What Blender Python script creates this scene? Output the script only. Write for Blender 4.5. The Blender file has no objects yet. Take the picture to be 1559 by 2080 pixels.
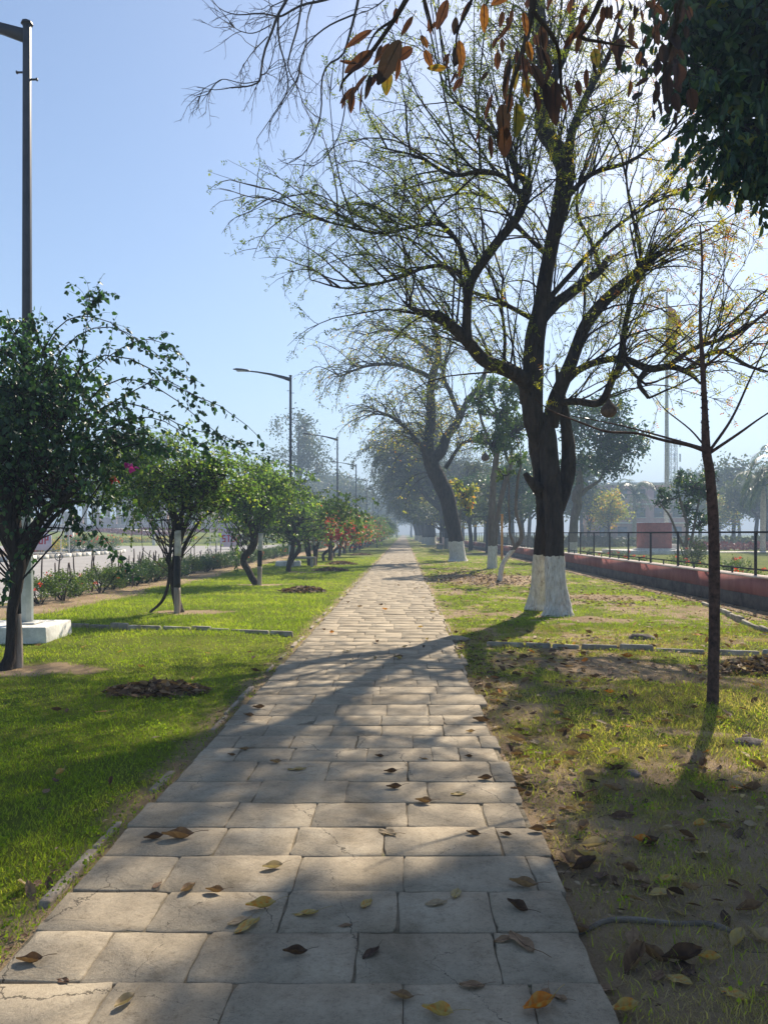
import bpy, math, random
import numpy as np
from mathutils import Vector

# ---------------------------------------------------------------- frame of reference
# The camera stands at x=0, y=0, 1.5 m up, the footpath runs along +Y.
F = 1560.0; CX = 820.0; CY = 1083.0; HC = 1.5
def W(x, y, Y):                       # a place seen at photo point (x, y), Y metres down the path
    return np.array([(x-CX)/F*Y, Y, HC-(y-CY)/F*Y])
def G(x, y, z=0.0):                   # a place on the ground
    return W(x, y, (HC-z)*F/(y-CY))

rng = np.random.default_rng(7)
sc = bpy.context.scene
col = sc.collection

# ---------------------------------------------------------------- noise
def _hash(i, j, s):
    h = (i.astype(np.int64)*374761393 + j.astype(np.int64)*668265263 + s*1442695041) & 0xffffffff
    h = ((h ^ (h >> 13))*1274126177) & 0xffffffff
    return ((h ^ (h >> 16)) & 0xffff)/65535.0
def vnoise(x, y, s=0):
    x = np.asarray(x, float); y = np.asarray(y, float)
    i = np.floor(x); j = np.floor(y); u = x-i; v = y-j
    u = u*u*(3-2*u); v = v*v*(3-2*v)
    a = _hash(i, j, s); b = _hash(i+1, j, s); c = _hash(i, j+1, s); d = _hash(i+1, j+1, s)
    return (a*(1-u)+b*u)*(1-v)+(c*(1-u)+d*u)*v
def fbm(x, y, s=0, o=3):
    t = 0; a = 0.5; n = 0
    for k in range(o):
        t = t+a*vnoise(x*2**k+k*17.3, y*2**k-k*9.1, s+k); n += a; a *= .5
    return t/n
def sstep(a, b, x):
    t = np.clip((x-a)/(b-a), 0, 1); return t*t*(3-2*t)

# ---------------------------------------------------------------- mesh building
class MB:
    def __init__(s):
        s.V = []; s.T = []; s.F = []; s.n = 0
    def add(s, V, faces, mi=0, tint=0.5):
        V = np.asarray(V, float).reshape(-1, 3)
        s.V.append(V)
        t = np.asarray(tint, float)
        s.T.append(np.full(len(V), float(t)) if t.ndim == 0 else t.reshape(-1))
        if isinstance(faces, np.ndarray): faces = [faces]
        for f in faces:
            f = np.asarray(f, int)
            if f.ndim == 1: f = f[None]
            s.F.append((f+s.n, mi))
        s.n += len(V)
    def box(s, c, size, mi=0, rz=0.0, tint=0.5, taper=1.0):
        hx, hy, hz = size[0]/2, size[1]/2, size[2]/2
        V = np.array([[-hx,-hy,-hz],[hx,-hy,-hz],[hx,hy,-hz],[-hx,hy,-hz],
                      [-hx*taper,-hy*taper,hz],[hx*taper,-hy*taper,hz],[hx*taper,hy*taper,hz],[-hx*taper,hy*taper,hz]])
        cz, sz = math.cos(rz), math.sin(rz)
        V = np.stack([V[:,0]*cz-V[:,1]*sz, V[:,0]*sz+V[:,1]*cz, V[:,2]], 1)+np.array(c, float)
        s.add(V, np.array([[0,3,2,1],[4,5,6,7],[0,1,5,4],[1,2,6,5],[2,3,7,6],[3,0,4,7]]), mi, tint)
    def build(s, name, mats, parent=None, origin=(0,0,0), smooth=False, bevel=0.0):
        V = np.concatenate(s.V)-np.array(origin, float)
        me = bpy.data.meshes.new(name)
        me.vertices.add(len(V)); me.vertices.foreach_set('co', V.ravel())
        tot = sum(f.size for f, _ in s.F); nf = sum(len(f) for f, _ in s.F)
        me.loops.add(tot); me.polygons.add(nf)
        me.loops.foreach_set('vertex_index', np.concatenate([f.ravel() for f, _ in s.F]).astype(np.int32))
        sizes = np.concatenate([np.full(len(f), f.shape[1]) for f, _ in s.F])
        starts = np.concatenate([[0], np.cumsum(sizes)[:-1]]).astype(np.int32)
        me.polygons.foreach_set('loop_start', starts)
        me.polygons.foreach_set('material_index', np.concatenate([np.full(len(f), m) for f, m in s.F]).astype(np.int32))
        if not isinstance(mats, (list, tuple)): mats = [mats]
        for m in mats: me.materials.append(m)
        a = me.attributes.new('tint', 'FLOAT', 'POINT')
        a.data.foreach_set('value', np.concatenate(s.T).astype(np.float32))
        me.update(calc_edges=True)
        if smooth: me.polygons.foreach_set('use_smooth', np.ones(nf, bool))
        o = bpy.data.objects.new(name, me); col.objects.link(o)
        if parent is not None: o.parent = parent
        elif any(origin): o.location = origin
        if bevel:
            b = o.modifiers.new('bevel', 'BEVEL'); b.width = bevel; b.segments = 2; b.limit_method = 'ANGLE'
        return o

def norm(a): return a/np.maximum(np.linalg.norm(a, axis=-1, keepdims=True), 1e-9)

def tubes(mb, P, R, sides=4, mi=0, tint=0.5):
    """many thin tubes at once: P (T,n,3), R (T,n)"""
    if len(P) == 0: return
    T, n, _ = P.shape
    tg = norm(np.gradient(P, axis=1))
    mt = np.abs(norm(P[:, -1]-P[:, 0]))
    ref = np.zeros((T, 3)); ref[np.arange(T), np.argmin(mt, 1)] = 1
    a = norm(np.cross(tg, ref[:, None, :])); b = np.cross(tg, a)
    ang = np.arange(sides)*2*np.pi/sides
    V = P[:, :, None, :]+R[:, :, None, None]*(a[:, :, None, :]*np.cos(ang)[:, None]+b[:, :, None, :]*np.sin(ang)[:, None])
    k = np.arange(T*n*sides).reshape(T, n, sides)
    q = np.stack([k[:, :-1], np.roll(k[:, :-1], -1, 2), np.roll(k[:, 1:], -1, 2), k[:, 1:]], -1).reshape(-1, 4)
    t = np.asarray(tint, float)
    if t.ndim == 1: t = np.repeat(t, n*sides)
    mb.add(V.reshape(-1, 3), q, mi, t)

def spline(pts, sub=6):
    P = np.asarray(pts, float); P = np.vstack([2*P[0]-P[1], P, 2*P[-1]-P[-2]]); out = []
    for i in range(1, len(P)-2):
        t = np.linspace(0, 1, sub, endpoint=False)[:, None]
        p0, p1, p2, p3 = P[i-1], P[i], P[i+1], P[i+2]
        out.append(.5*((2*p1)+(-p0+p2)*t+(2*p0-5*p1+4*p2-p3)*t*t+(-p0+3*p1-3*p2+p3)*t**3))
    out.append(P[-2][None]); return np.vstack(out)

def limb(mb, pts, rad, sides=10, sub=6, mi=0, lump=0.06, seed=0, cap=True, knots=0.0):
    """one thick limb along a spline with parallel transported rings and uneven bark"""
    pts = [list(p) for p in pts]
    S = spline(np.hstack([np.array(pts), np.array(rad, float)[:, None]]), sub)
    P = S[:, :3]; R = np.maximum(S[:, 3], 0.002)
    n = len(P); tg = norm(np.gradient(P, axis=0))
    a = np.cross(tg[0], [0, 1, 0] if abs(tg[0][1]) < .9 else [1, 0, 0]); a /= np.linalg.norm(a)
    A = []
    for i in range(n):
        a = a-tg[i]*np.dot(a, tg[i]); a /= np.linalg.norm(a); A.append(a)
    A = np.array(A); B = np.cross(tg, A)
    ang = np.arange(sides)*2*np.pi/sides
    s = np.cumsum(np.r_[0, np.linalg.norm(np.diff(P, axis=0), axis=1)])
    nz = fbm(np.cos(ang)[None]*1.7+seed*3.1+s[:, None]*2.2, np.sin(ang)[None]*1.7+s[:, None]*.9+seed, 5)-.5
    rr = R[:, None]*(1+lump*2.2*nz)
    V = P[:, None]+rr[..., None]*(A[:, None]*np.cos(ang)[:, None]+B[:, None]*np.sin(ang)[:, None])
    k = np.arange(n*sides).reshape(n, sides)
    q = np.stack([k[:-1], np.roll(k[:-1], -1, 1), np.roll(k[1:], -1, 1), k[1:]], -1).reshape(-1, 4)
    f = [q]
    if cap: f.append(k[-1][None]); f.append(k[0][::-1][None])
    mb.add(V.reshape(-1, 3), f, mi, .5)
    return P

LEAF = {
 'small': (np.array([[0,0,0],[.45,-.5,.06],[1,0,0],[.45,.5,.06]]), [np.array([[0,1,2,3]])]),
 'fold': (np.array([[0,0,0],[.5,0,-.06],[1,0,0],[.22,.5,.1],[.62,.38,.08],[.22,-.5,.1],[.62,-.38,.08]]),
          [np.array([[0,1,4,3],[1,0,5,6]]), np.array([[1,2,4],[2,1,6]])]),
 'oval': (np.array([[0,0,0],[.5,0,-.05],[1,0,-.06],[.2,.36,.05],[.55,.5,.07],[.85,.26,.0],[.2,-.36,.05],[.55,-.5,.07],[.85,-.26,.0]]),
          [np.array([[0,1,4,3],[1,2,5,4],[1,0,6,7],[2,1,7,8]])]),
}
def leaves(mb, C, D, L, Wd, kind='small', mi=0, tint=None, N=None, rg=None):
    n = len(C)
    if n == 0: return
    rg = rg or rng
    D = norm(D)
    if N is None: N = rg.normal(size=(n, 3))+[0, 0, .6]
    S = norm(np.cross(N, D)); N = np.cross(D, S)
    tv, tf = LEAF[kind]
    L = np.broadcast_to(np.asarray(L, float), (n,)); Wd = np.broadcast_to(np.asarray(Wd, float), (n,))
    V = C[:, None]+(D[:, None]*tv[:, 0, None])*L[:, None, None]+(S[:, None]*tv[:, 1, None])*Wd[:, None, None]+(N[:, None]*tv[:, 2, None])*L[:, None, None]
    k = len(tv)
    if tint is None: tint = rg.random(n)
    faces = [(f[None]+(np.arange(n)*k)[:, None, None]).reshape(-1, f.shape[1]) for f in tf]
    mb.add(V.reshape(-1, 3), faces, mi, np.repeat(tint, k))

def grow(P0, D0, L, n, grav=.3, jit=.1, rg=None, bend=None):
    rg = rg or rng
    P = [np.array(P0, float)]; d = norm(np.array(D0, float)); T = len(P0)
    L = np.broadcast_to(np.asarray(L, float), (T,))
    g = np.broadcast_to(np.asarray(grav, float), (T,))
    for i in range(n):
        d = d+rg.normal(size=(T, 3))*jit
        d[:, 2] -= g*(i+.5)/n
        if bend is not None: d = d+bend
        d = norm(d); P.append(P[-1]+d*(L/n)[:, None])
    return np.stack(P, 1)

def along(P, t):
    """points and tangents at t (T,m) in 0..1 along tubes P (T,n,3)"""
    T, n, _ = P.shape; x = np.clip(t, 0, .9999)*(n-1); i = x.astype(int); u = (x-i)[..., None]
    r = np.arange(T)[:, None]
    a = P[r, i]; b = P[r, i+1]
    return a*(1-u)+b*u, norm(b-a)

# ---------------------------------------------------------------- scene bookkeeping
def props(o, label=None, cat=None, group=None, kind=None):
    if label: o['label'] = label
    if cat: o['category'] = cat
    if group: o['group'] = group
    if kind: o['kind'] = kind
    return o
def thing(name, loc, label, cat, group=None, rz=0.0):
    o = bpy.data.objects.new(name, None); col.objects.link(o)
    o.empty_display_size = .2; o.location = tuple(float(c) for c in loc); o.rotation_euler = (0, 0, rz)
    return props(o, label, cat, group)
def copy_thing(root, loc, rz=0.0, label=None, scale=None):
    c = root.copy(); col.objects.link(c); c.location = tuple(float(v) for v in loc); c.rotation_euler = (0, 0, rz)
    if scale: c.scale = (scale,)*3 if not isinstance(scale, tuple) else scale
    if label: c['label'] = label
    for ch in list(root.children):
        d = ch.copy(); col.objects.link(d); d.parent = c
        for g in list(ch.children):
            e = g.copy(); col.objects.link(e); e.parent = d
    return c

# ---------------------------------------------------------------- materials
def mat(name):
    m = bpy.data.materials.new(name); m.use_nodes = True
    nt = m.node_tree; nt.nodes.clear()
    return m, nt, nt.nodes, nt.links
def node(N, t, **k):
    n = N.new(t)
    for a, b in k.items():
        if a == 'inp':
            for i, v in b.items(): n.inputs[i].default_value = v
        else: setattr(n, a, b)
    return n
def ramp(N, stops, interp='LINEAR'):
    r = N.new('ShaderNodeValToRGB'); r.color_ramp.interpolation = interp
    e = r.color_ramp.elements
    while len(e) > 1: e.remove(e[-1])
    e[0].position = stops[0][0]; e[0].color = (*stops[0][1], 1)
    for p, c in stops[1:]:
        x = e.new(p); x.color = (*c, 1)
    return r
def leaf_mat(name, stops, trans=.45, tgain=1.6, rough=.55, spec=.25):
    m, nt, N, L = mat(name)
    at = node(N, 'ShaderNodeAttribute', attribute_name='tint')
    r = ramp(N, stops); L.new(at.outputs['Fac'], r.inputs[0])
    ns = node(N, 'ShaderNodeTexNoise', inp={'Scale': 90.0, 'Detail': 2.0})
    tc = node(N, 'ShaderNodeTexCoord'); L.new(tc.outputs['Object'], ns.inputs['Vector'])
    hs = node(N, 'ShaderNodeHueSaturation'); L.new(r.outputs[0], hs.inputs['Color'])
    mr = node(N, 'ShaderNodeMapRange', inp={'To Min': .75, 'To Max': 1.25}); L.new(ns.outputs['Fac'], mr.inputs['Value'])
    L.new(mr.outputs[0], hs.inputs['Value'])
    p = node(N, 'ShaderNodeBsdfPrincipled', inp={'Roughness': rough, 'Specular IOR Level': spec})
    L.new(hs.outputs[0], p.inputs['Base Color'])
    t = node(N, 'ShaderNodeBsdfTranslucent')
    g = node(N, 'ShaderNodeMix', data_type='RGBA', blend_type='MULTIPLY', inp={'Factor': 1.0})
    g.inputs[7].default_value = (tgain, tgain*1.02, tgain*.55, 1)
    L.new(hs.outputs[0], g.inputs[6]); L.new(g.outputs[2], t.inputs['Color'])
    mx = node(N, 'ShaderNodeMixShader', inp={0: trans}); L.new(p.outputs[0], mx.inputs[1]); L.new(t.outputs[0], mx.inputs[2])
    o = node(N, 'ShaderNodeOutputMaterial'); L.new(mx.outputs[0], o.inputs['Surface'])
    return m
def rough_mat(name, c1, c2, scale=6.0, rough=.9, bump=.3, bscale=None, detail=6.0, c3=None, spec=.2, stretch=None, dist=0.02):
    """two-tone weathered surface with bump"""
    m, nt, N, L = mat(name)
    tc = node(N, 'ShaderNodeTexCoord'); v = tc.outputs['Object']
    if stretch:
        mp = node(N, 'ShaderNodeMapping'); mp.inputs['Scale'].default_value = stretch; L.new(v, mp.inputs['Vector']); v = mp.outputs[0]
    n1 = node(N, 'ShaderNodeTexNoise', inp={'Scale': scale, 'Detail': detail, 'Roughness': .65}); L.new(v, n1.inputs['Vector'])
    st = [(.32, c1), (.62, c2)]
    if c3: st.append((.74, c3))
    r = ramp(N, st); L.new(n1.outputs['Fac'], r.inputs[0])
    at = node(N, 'ShaderNodeAttribute', attribute_name='tint')
    mr = node(N, 'ShaderNodeMapRange', inp={'To Min': .8, 'To Max': 1.2}); L.new(at.outputs['Fac'], mr.inputs['Value'])
    hs = node(N, 'ShaderNodeHueSaturation'); L.new(r.outputs[0], hs.inputs['Color']); L.new(mr.outputs[0], hs.inputs['Value'])
    p = node(N, 'ShaderNodeBsdfPrincipled', inp={'Roughness': rough, 'Specular IOR Level': spec}); L.new(hs.outputs[0], p.inputs['Base Color'])
    n2 = node(N, 'ShaderNodeTexNoise', inp={'Scale': bscale or scale*5, 'Detail': 6.0, 'Roughness': .7}); L.new(v, n2.inputs['Vector'])
    b = node(N, 'ShaderNodeBump', inp={'Strength': bump, 'Distance': dist}); L.new(n2.outputs['Fac'], b.inputs['Height']); L.new(b.outputs[0], p.inputs['Normal'])
    o = node(N, 'ShaderNodeOutputMaterial'); L.new(p.outputs[0], o.inputs['Surface'])
    return m
def bark_mat(name, c1, c2, white_to=None, scale=9.0):
    """furrowed bark; below white_to metres the trunk is limewashed"""
    m, nt, N, L = mat(name)
    tc = node(N, 'ShaderNodeTexCoord'); v = tc.outputs['Object']
    mp = node(N, 'ShaderNodeMapping'); mp.inputs['Scale'].default_value = (1, 1, .28); L.new(v, mp.inputs['Vector'])
    n1 = node(N, 'ShaderNodeTexNoise', inp={'Scale': scale, 'Detail': 8.0, 'Roughness': .7}); L.new(mp.outputs[0], n1.inputs['Vector'])
    vo = node(N, 'ShaderNodeTexVoronoi', feature='DISTANCE_TO_EDGE', inp={'Scale': scale*1.6}); L.new(mp.outputs[0], vo.inputs['Vector'])
    r = ramp(N, [(.3, c1), (.7, c2)]); L.new(n1.outputs['Fac'], r.inputs[0])
    colr = r.outputs[0]
    if white_to:
        sx = node(N, 'ShaderNodeSeparateXYZ'); L.new(v, sx.inputs[0])
        nw = node(N, 'ShaderNodeTexNoise', inp={'Scale': 5.0, 'Detail': 3.0}); L.new(v, nw.inputs['Vector'])
        ad = node(N, 'ShaderNodeMath', operation='MULTIPLY_ADD', inp={1: .1}); ad.inputs[1].default_value = .16; L.new(nw.outputs['Fac'], ad.inputs[0]); L.new(sx.outputs['Z'], ad.inputs[2])
        lt = node(N, 'ShaderNodeMath', operation='LESS_THAN', inp={1: white_to+.05}); L.new(ad.outputs[0], lt.inputs[0])
        nc = node(N, 'ShaderNodeTexNoise', inp={'Scale': 22.0, 'Detail': 5.0, 'Roughness': .7}); L.new(mp.outputs[0], nc.inputs['Vector'])
        rc = ramp(N, [(.31, (.13, .1, .075)), (.39, (.5, .47, .41)), (.56, (.66, .64, .58)), (.72, (.8, .79, .74))]); L.new(nc.outputs['Fac'], rc.inputs[0])
        mx = node(N, 'ShaderNodeMix', data_type='RGBA'); L.new(lt.outputs[0], mx.inputs[0]); L.new(colr, mx.inputs[6]); L.new(rc.outputs[0], mx.inputs[7])
        colr = mx.outputs[2]
    p = node(N, 'ShaderNodeBsdfPrincipled', inp={'Roughness': .92, 'Specular IOR Level': .15}); L.new(colr, p.inputs['Base Color'])
    ad2 = node(N, 'ShaderNodeMath', operation='ADD'); L.new(n1.outputs['Fac'], ad2.inputs[0]); L.new(vo.outputs['Distance'], ad2.inputs[1])
    b = node(N, 'ShaderNodeBump', inp={'Strength': 1.0, 'Distance': .06}); L.new(ad2.outputs[0], b.inputs['Height']); L.new(b.outputs[0], p.inputs['Normal'])
    o = node(N, 'ShaderNodeOutputMaterial'); L.new(p.outputs[0], o.inputs['Surface'])
    return m

M = {}
M['bark'] = bark_mat('bark dark', (.022, .018, .016), (.085, .068, .055))
M['bark_white'] = bark_mat('bark limewashed below', (.022, .018, .016), (.085, .068, .055), 1.1)
M['bark_row'] = bark_mat('bark of the far row', (.02, .017, .016), (.075, .06, .05), .72)
M['bark_grey'] = bark_mat('bark grey limewashed below', (.1, .085, .07), (.24, .2, .165), 1.0)
M['twig'] = rough_mat('twig', (.018, .014, .013), (.05, .04, .036), 12, bump=.1)
M['twig_green'] = rough_mat('green stem', (.05, .06, .025), (.1, .09, .045), 12, bump=.1)
M['leaf_siris'] = leaf_mat('fine olive leaflets', [(0, (.06, .09, .018)), (.5, (.17, .2, .03)), (.8, (.33, .3, .035)), (.95, (.42, .26, .03)), (1, (.34, .12, .03))], .55, 2.0)
M['leaf_boug'] = leaf_mat('bougainvillea leaf', [(0, (.014, .04, .025)), (.5, (.03, .075, .034)), (.88, (.06, .13, .035)), (1, (.16, .22, .04))], .38, 2.1, .4, .45)
M['leaf_boug2'] = leaf_mat('airy bougainvillea leaf', [(0, (.04, .08, .03)), (.5, (.085, .15, .035)), (.85, (.16, .24, .045)), (1, (.3, .3, .06))], .48, 2.1, .4, .4)
M['petal_orange'] = leaf_mat('orange bracts', [(0, (.4, .07, .03)), (1, (.55, .18, .07))], .4, 1.2)
M['leaf_dark'] = leaf_mat('dark glossy leaf', [(0, (.012, .035, .018)), (.7, (.03, .07, .022)), (.93, (.07, .12, .02)), (1, (.2, .2, .02))], .3, 2.0, .4, .4)
M['leaf_green'] = leaf_mat('mid green leaf', [(0, (.03, .06, .02)), (.6, (.06, .11, .025)), (1, (.13, .16, .03))], .4, 1.8)
M['leaf_yellow'] = leaf_mat('yellowing leaf', [(0, (.08, .13, .02)), (.5, (.2, .22, .03)), (.8, (.38, .27, .03)), (1, (.4, .14, .03))], .5, 1.8)
M['leaf_far'] = leaf_mat('far grey green leaf', [(0, (.035, .05, .03)), (.6, (.06, .085, .04)), (1, (.12, .12, .045))], .35, 1.5)
M['leaf_maroon'] = leaf_mat('maroon leaf', [(0, (.09, .02, .03)), (1, (.2, .05, .06))], .3, 1.2)
M['leaf_brown'] = leaf_mat('hanging brown leaf', [(0, (.022, .016, .018)), (.45, (.06, .026, .02)), (.7, (.12, .045, .02)), (.84, (.26, .11, .022)), (.93, (.2, .16, .03)), (1, (.07, .09, .022))], .32, 1.6)
M['petal_red'] = leaf_mat('red bracts', [(0, (.45, .015, .02)), (.6, (.66, .035, .035)), (1, (.7, .12, .05))], .42, 1.3)
M['petal_pink'] = leaf_mat('magenta bracts', [(0, (.45, .03, .3)), (1, (.6, .05, .4))], .45, 1.2)
M['white'] = rough_mat('white paint weathered', (.5, .48, .43), (.78, .76, .7), 7, bump=.3)
M['whitegrey'] = rough_mat('grey limewash', (.28, .28, .26), (.6, .6, .56), 9, bump=.4)
M['black'] = rough_mat('black paint', (.012, .012, .014), (.03, .03, .03), 9, rough=.6, bump=.2)
M['postwood'] = rough_mat('old post', (.2, .15, .11), (.4, .34, .28), 9, bump=.4, stretch=(1, 1, .2))
M['pole'] = rough_mat('lamp post grey paint', (.018, .022, .034), (.035, .04, .058), 5, rough=.5, bump=.05, spec=.4)
M['polepale'] = rough_mat('lamp post pale paint', (.3, .34, .33), (.46, .5, .48), 5, rough=.6, bump=.08, spec=.4)
M['concrete'] = rough_mat('concrete', (.22, .21, .19), (.4, .38, .34), 5, bump=.4)
M['pinkwall'] = rough_mat('pink plaster', (.21, .08, .075), (.31, .135, .125), 2.6, bump=.45, c3=(.27, .16, .13), stretch=(1, 1, .35))
M['plinth'] = rough_mat('dark damp plinth', (.07, .055, .05), (.16, .13, .11), 4, bump=.6)
M['coping'] = rough_mat('coping', (.45, .35, .3), (.62, .54, .48), 4, bump=.4)
M['rootbark'] = rough_mat('exposed root', (.1, .08, .06), (.24, .2, .16), 14, bump=.7, stretch=(.4, 1, 1))
M['iron'] = rough_mat('black iron', (.012, .013, .018), (.03, .03, .035), 12, rough=.55, bump=.1, spec=.4)
M['wire'] = rough_mat('wire', (.12, .13, .13), (.22, .22, .22), 12, rough=.5, bump=.0)
M['palepink'] = rough_mat('pale pink plaster', (.58, .4, .36), (.72, .54, .48), 1.5, bump=.15)
M['bldpink'] = rough_mat('rose plaster', (.42, .2, .18), (.55, .3, .27), 1.5, bump=.15)
M['cream'] = rough_mat('cream stone', (.58, .52, .45), (.74, .68, .6), 1.5, bump=.15)
M['redstone'] = rough_mat('red sandstone', (.2, .06, .055), (.32, .1, .085), 3, bump=.3)
M['orange'] = rough_mat('orange paint', (.5, .2, .03), (.66, .3, .05), 5, bump=.1)
M['signwhite'] = rough_mat('sign board', (.44, .4, .5), (.54, .49, .6), 3, bump=.05, rough=.6)
M['signred'] = rough_mat('sign red', (.36, .004, .025), (.46, .008, .035), 5, bump=.0, rough=.6)
M['signdark'] = rough_mat('sign dark letters', (.12, .04, .05), (.2, .07, .07), 5, bump=.0)
M['glass'] = rough_mat('dark window', (.03, .04, .05), (.06, .07, .08), 2, rough=.2, bump=.0, spec=.6)
M['darkroof'] = rough_mat('shed roof', (.1, .16, .17), (.2, .3, .3), 3, bump=.1)
M['stick'] = rough_mat('stick', (.05, .035, .03), (.14, .1, .08), 14, bump=.4)
M['rock'] = rough_mat('rock', (.08, .065, .055), (.2, .165, .14), 9, bump=.8)
M['tyre'] = rough_mat('tyre', (.02, .02, .02), (.05, .05, .05), 9, bump=.1)
def dry_mat(name, stops):
    m = leaf_mat(name, stops, .22, 1.5, .7, .2); return m
M['dry'] = dry_mat('dry leaf', [(0, (.05, .03, .022)), (.25, (.13, .075, .045)), (.5, (.26, .17, .1)), (.75, (.36, .28, .18)), (.9, (.4, .3, .1)), (1, (.5, .16, .02))])
# ================================================================ light, sky, camera
AZ = math.radians(25.0); EL = math.radians(42.0)
SD = np.array([math.sin(AZ)*math.cos(EL), math.cos(AZ)*math.cos(EL), math.sin(EL)])
w = bpy.data.worlds.new('World'); sc.world = w; w.use_nodes = True
nt = w.node_tree; nt.nodes.clear()
sky = nt.nodes.new('ShaderNodeTexSky'); sky.sky_type = 'NISHITA'; sky.sun_disc = False
sky.sun_elevation = EL; sky.sun_rotation = AZ; sky.altitude = 200; sky.air_density = 1.0; sky.dust_density = 1.0; sky.ozone_density = 3.2
bg = nt.nodes.new('ShaderNodeBackground'); bg.inputs['Strength'].default_value = .08
wo = nt.nodes.new('ShaderNodeOutputWorld')
nt.links.new(sky.outputs[0], bg.inputs[0]); nt.links.new(bg.outputs[0], wo.inputs[0])
sl = bpy.data.lights.new('sun', 'SUN'); sl.energy = 5.0; sl.angle = math.radians(.53); sl.color = (1, .89, .73)
so = bpy.data.objects.new('sun', sl); col.objects.link(so); so.location = (0, 0, 30)
so.rotation_euler = Vector(SD).to_track_quat('Z', 'Y').to_euler()
cam = bpy.data.cameras.new('camera'); co = bpy.data.objects.new('camera', cam); col.objects.link(co); sc.camera = co
co.location = (0, 0, HC); co.rotation_euler = (math.radians(90), 0, 0)
cam.sensor_width = 36; cam.sensor_fit = 'AUTO'; cam.lens = F/2080*36
cam.shift_x = -(CX-779.5)/2080; cam.shift_y = (CY-1040)/2080
cam.clip_start = .05; cam.clip_end = 3000
sc.view_settings.view_transform = 'Standard'; sc.view_settings.look = 'None'; sc.view_settings.gamma = 1
sc.view_settings.exposure = 1.05
cy = sc.cycles
cy.max_bounces = 6; cy.diffuse_bounces = 2; cy.glossy_bounces = 2; cy.transmission_bounces = 3; cy.volume_bounces = 0; cy.transparent_max_bounces = 8
cy.use_denoising = True; cy.sample_clamp_indirect = 4; cy.caustics_reflective = False; cy.caustics_refractive = False
try: cy.denoiser = 'OPENIMAGEDENOISE'
except Exception: pass

# ================================================================ haze
hb = MB(); hb.box((0, 440, 21), (2000, 1040, 46))       # from 2 m under the ground to 44 m
hm, nt, N, L = mat('haze')
pv = node(N, 'ShaderNodeVolumePrincipled', inp={'Density': .0027, 'Anisotropy': .05})
pv.inputs['Color'].default_value = (.56, .75, 1, 1); pv.inputs['Density Attribute'].default_value = ''
ho = node(N, 'ShaderNodeOutputMaterial'); L.new(pv.outputs[0], ho.inputs['Volume'])
try: hm.cycles.homogeneous_volume = True
except Exception: pass
haze = hb.build('haze', hm); props(haze, 'pale morning haze over the whole park', 'haze', kind='stuff')

# ================================================================ ground
PX0, PX1 = -1.36, .64             # the footpath's two edges
BX = -4.25                        # the row of bougainvilleas
BY = [8.3, 14.4, 22.3, 29.2, 35.3, 42, 48.5, 55, 61.5, 68, 75, 82, 89, 96, 104, 112, 121, 130, 140, 151, 163, 176, 190]
def gz(x, y):
    x = np.asarray(x, float); y = np.asarray(y, float)
    away = np.maximum(sstep(0, .5, PX0-.1-x), sstep(0, .5, x-PX1-.05))
    z = (fbm(x*.7, y*.7, 3)-.5)*.09*away+(fbm(x*3.1, y*3.1, 8)-.5)*.03*away
    z = z*(1-sstep(-7.3, -8.3, x))*(1-sstep(6.0, 6.8, x))+away*.012
    z = z+1.9*sstep(90, 118, y)*sstep(-16, -24, x)*sstep(-120, -100, x)
    z = z*(1-0*x)
    return z
def grassmask(x, y):
    x = np.asarray(x, float); y = np.asarray(y, float)
    n = fbm(x*.9, y*.9, 21, 4); n2 = fbm(x*3.3, y*3.3, 33, 3); n5 = fbm(x*4.5, y*4.5, 44, 3); n3 = fbm(x*.35, y*.35, 55, 3)
    left = .92+.5*(n-.5)
    for by in BY[:8]:
        d = np.hypot((x-BX-.25)/1.25, (y-by)/.6); left = left*sstep(.25, 1.0, d+.6*(n2-.5))
    left = left*(1-.9*sstep(-6.2, -7.0, x+.9*(n-.5))*(x > -8.6))
    left = left*(.35+.65*sstep(.05, .45, PX0-x+.3*(n2-.5)))
    # right hand side: worn soil near the camera, greener farther off
    g = .78-.9*np.clip(n3-.42, 0, 1)+.9*(n-.5)
    near = sstep(6.8, 4.4, y+1.2*(n-.5))
    g = (g+.1)*(1-near)+(.36+1.0*(n-.5))*near
    def patch(cx, cy_, rx, ry): return 1-sstep(.55, 1.15, np.hypot((x-cx)/rx, (y-cy_)/ry)+.7*(n2-.5))
    g = g-.85*patch(2.35, 8.4, .75, .75)-.5*patch(.95, 7.6, .4, .7)
    g = g+.7*patch(3.0, 6.5, .85, .9)-.7*patch(3.2, 13.2, .8, .5)-.6*patch(4.6, 17.5, 1.3, .9)-.45*patch(1.4, 14.2, .8, 1.3)
    g = g-.5*patch(2.5, 24.5, 2.3, 3.5)-.35*patch(.95, 5.9, .3, 1.6)
    g = g+1.5*(n5-.5)*sstep(.15, .5, g)-.08
    g = g*(.4+.6*sstep(0, .25, x-PX1))
    g = np.where(x > 7.2, .85+.3*(n-.5), g)
    g = np.where((x > 6.2) & (x <= 7.2), .15, g)
    m = np.where(x < (PX0+PX1)/2, left, g)
    return np.clip(m, 0, 1)

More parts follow.
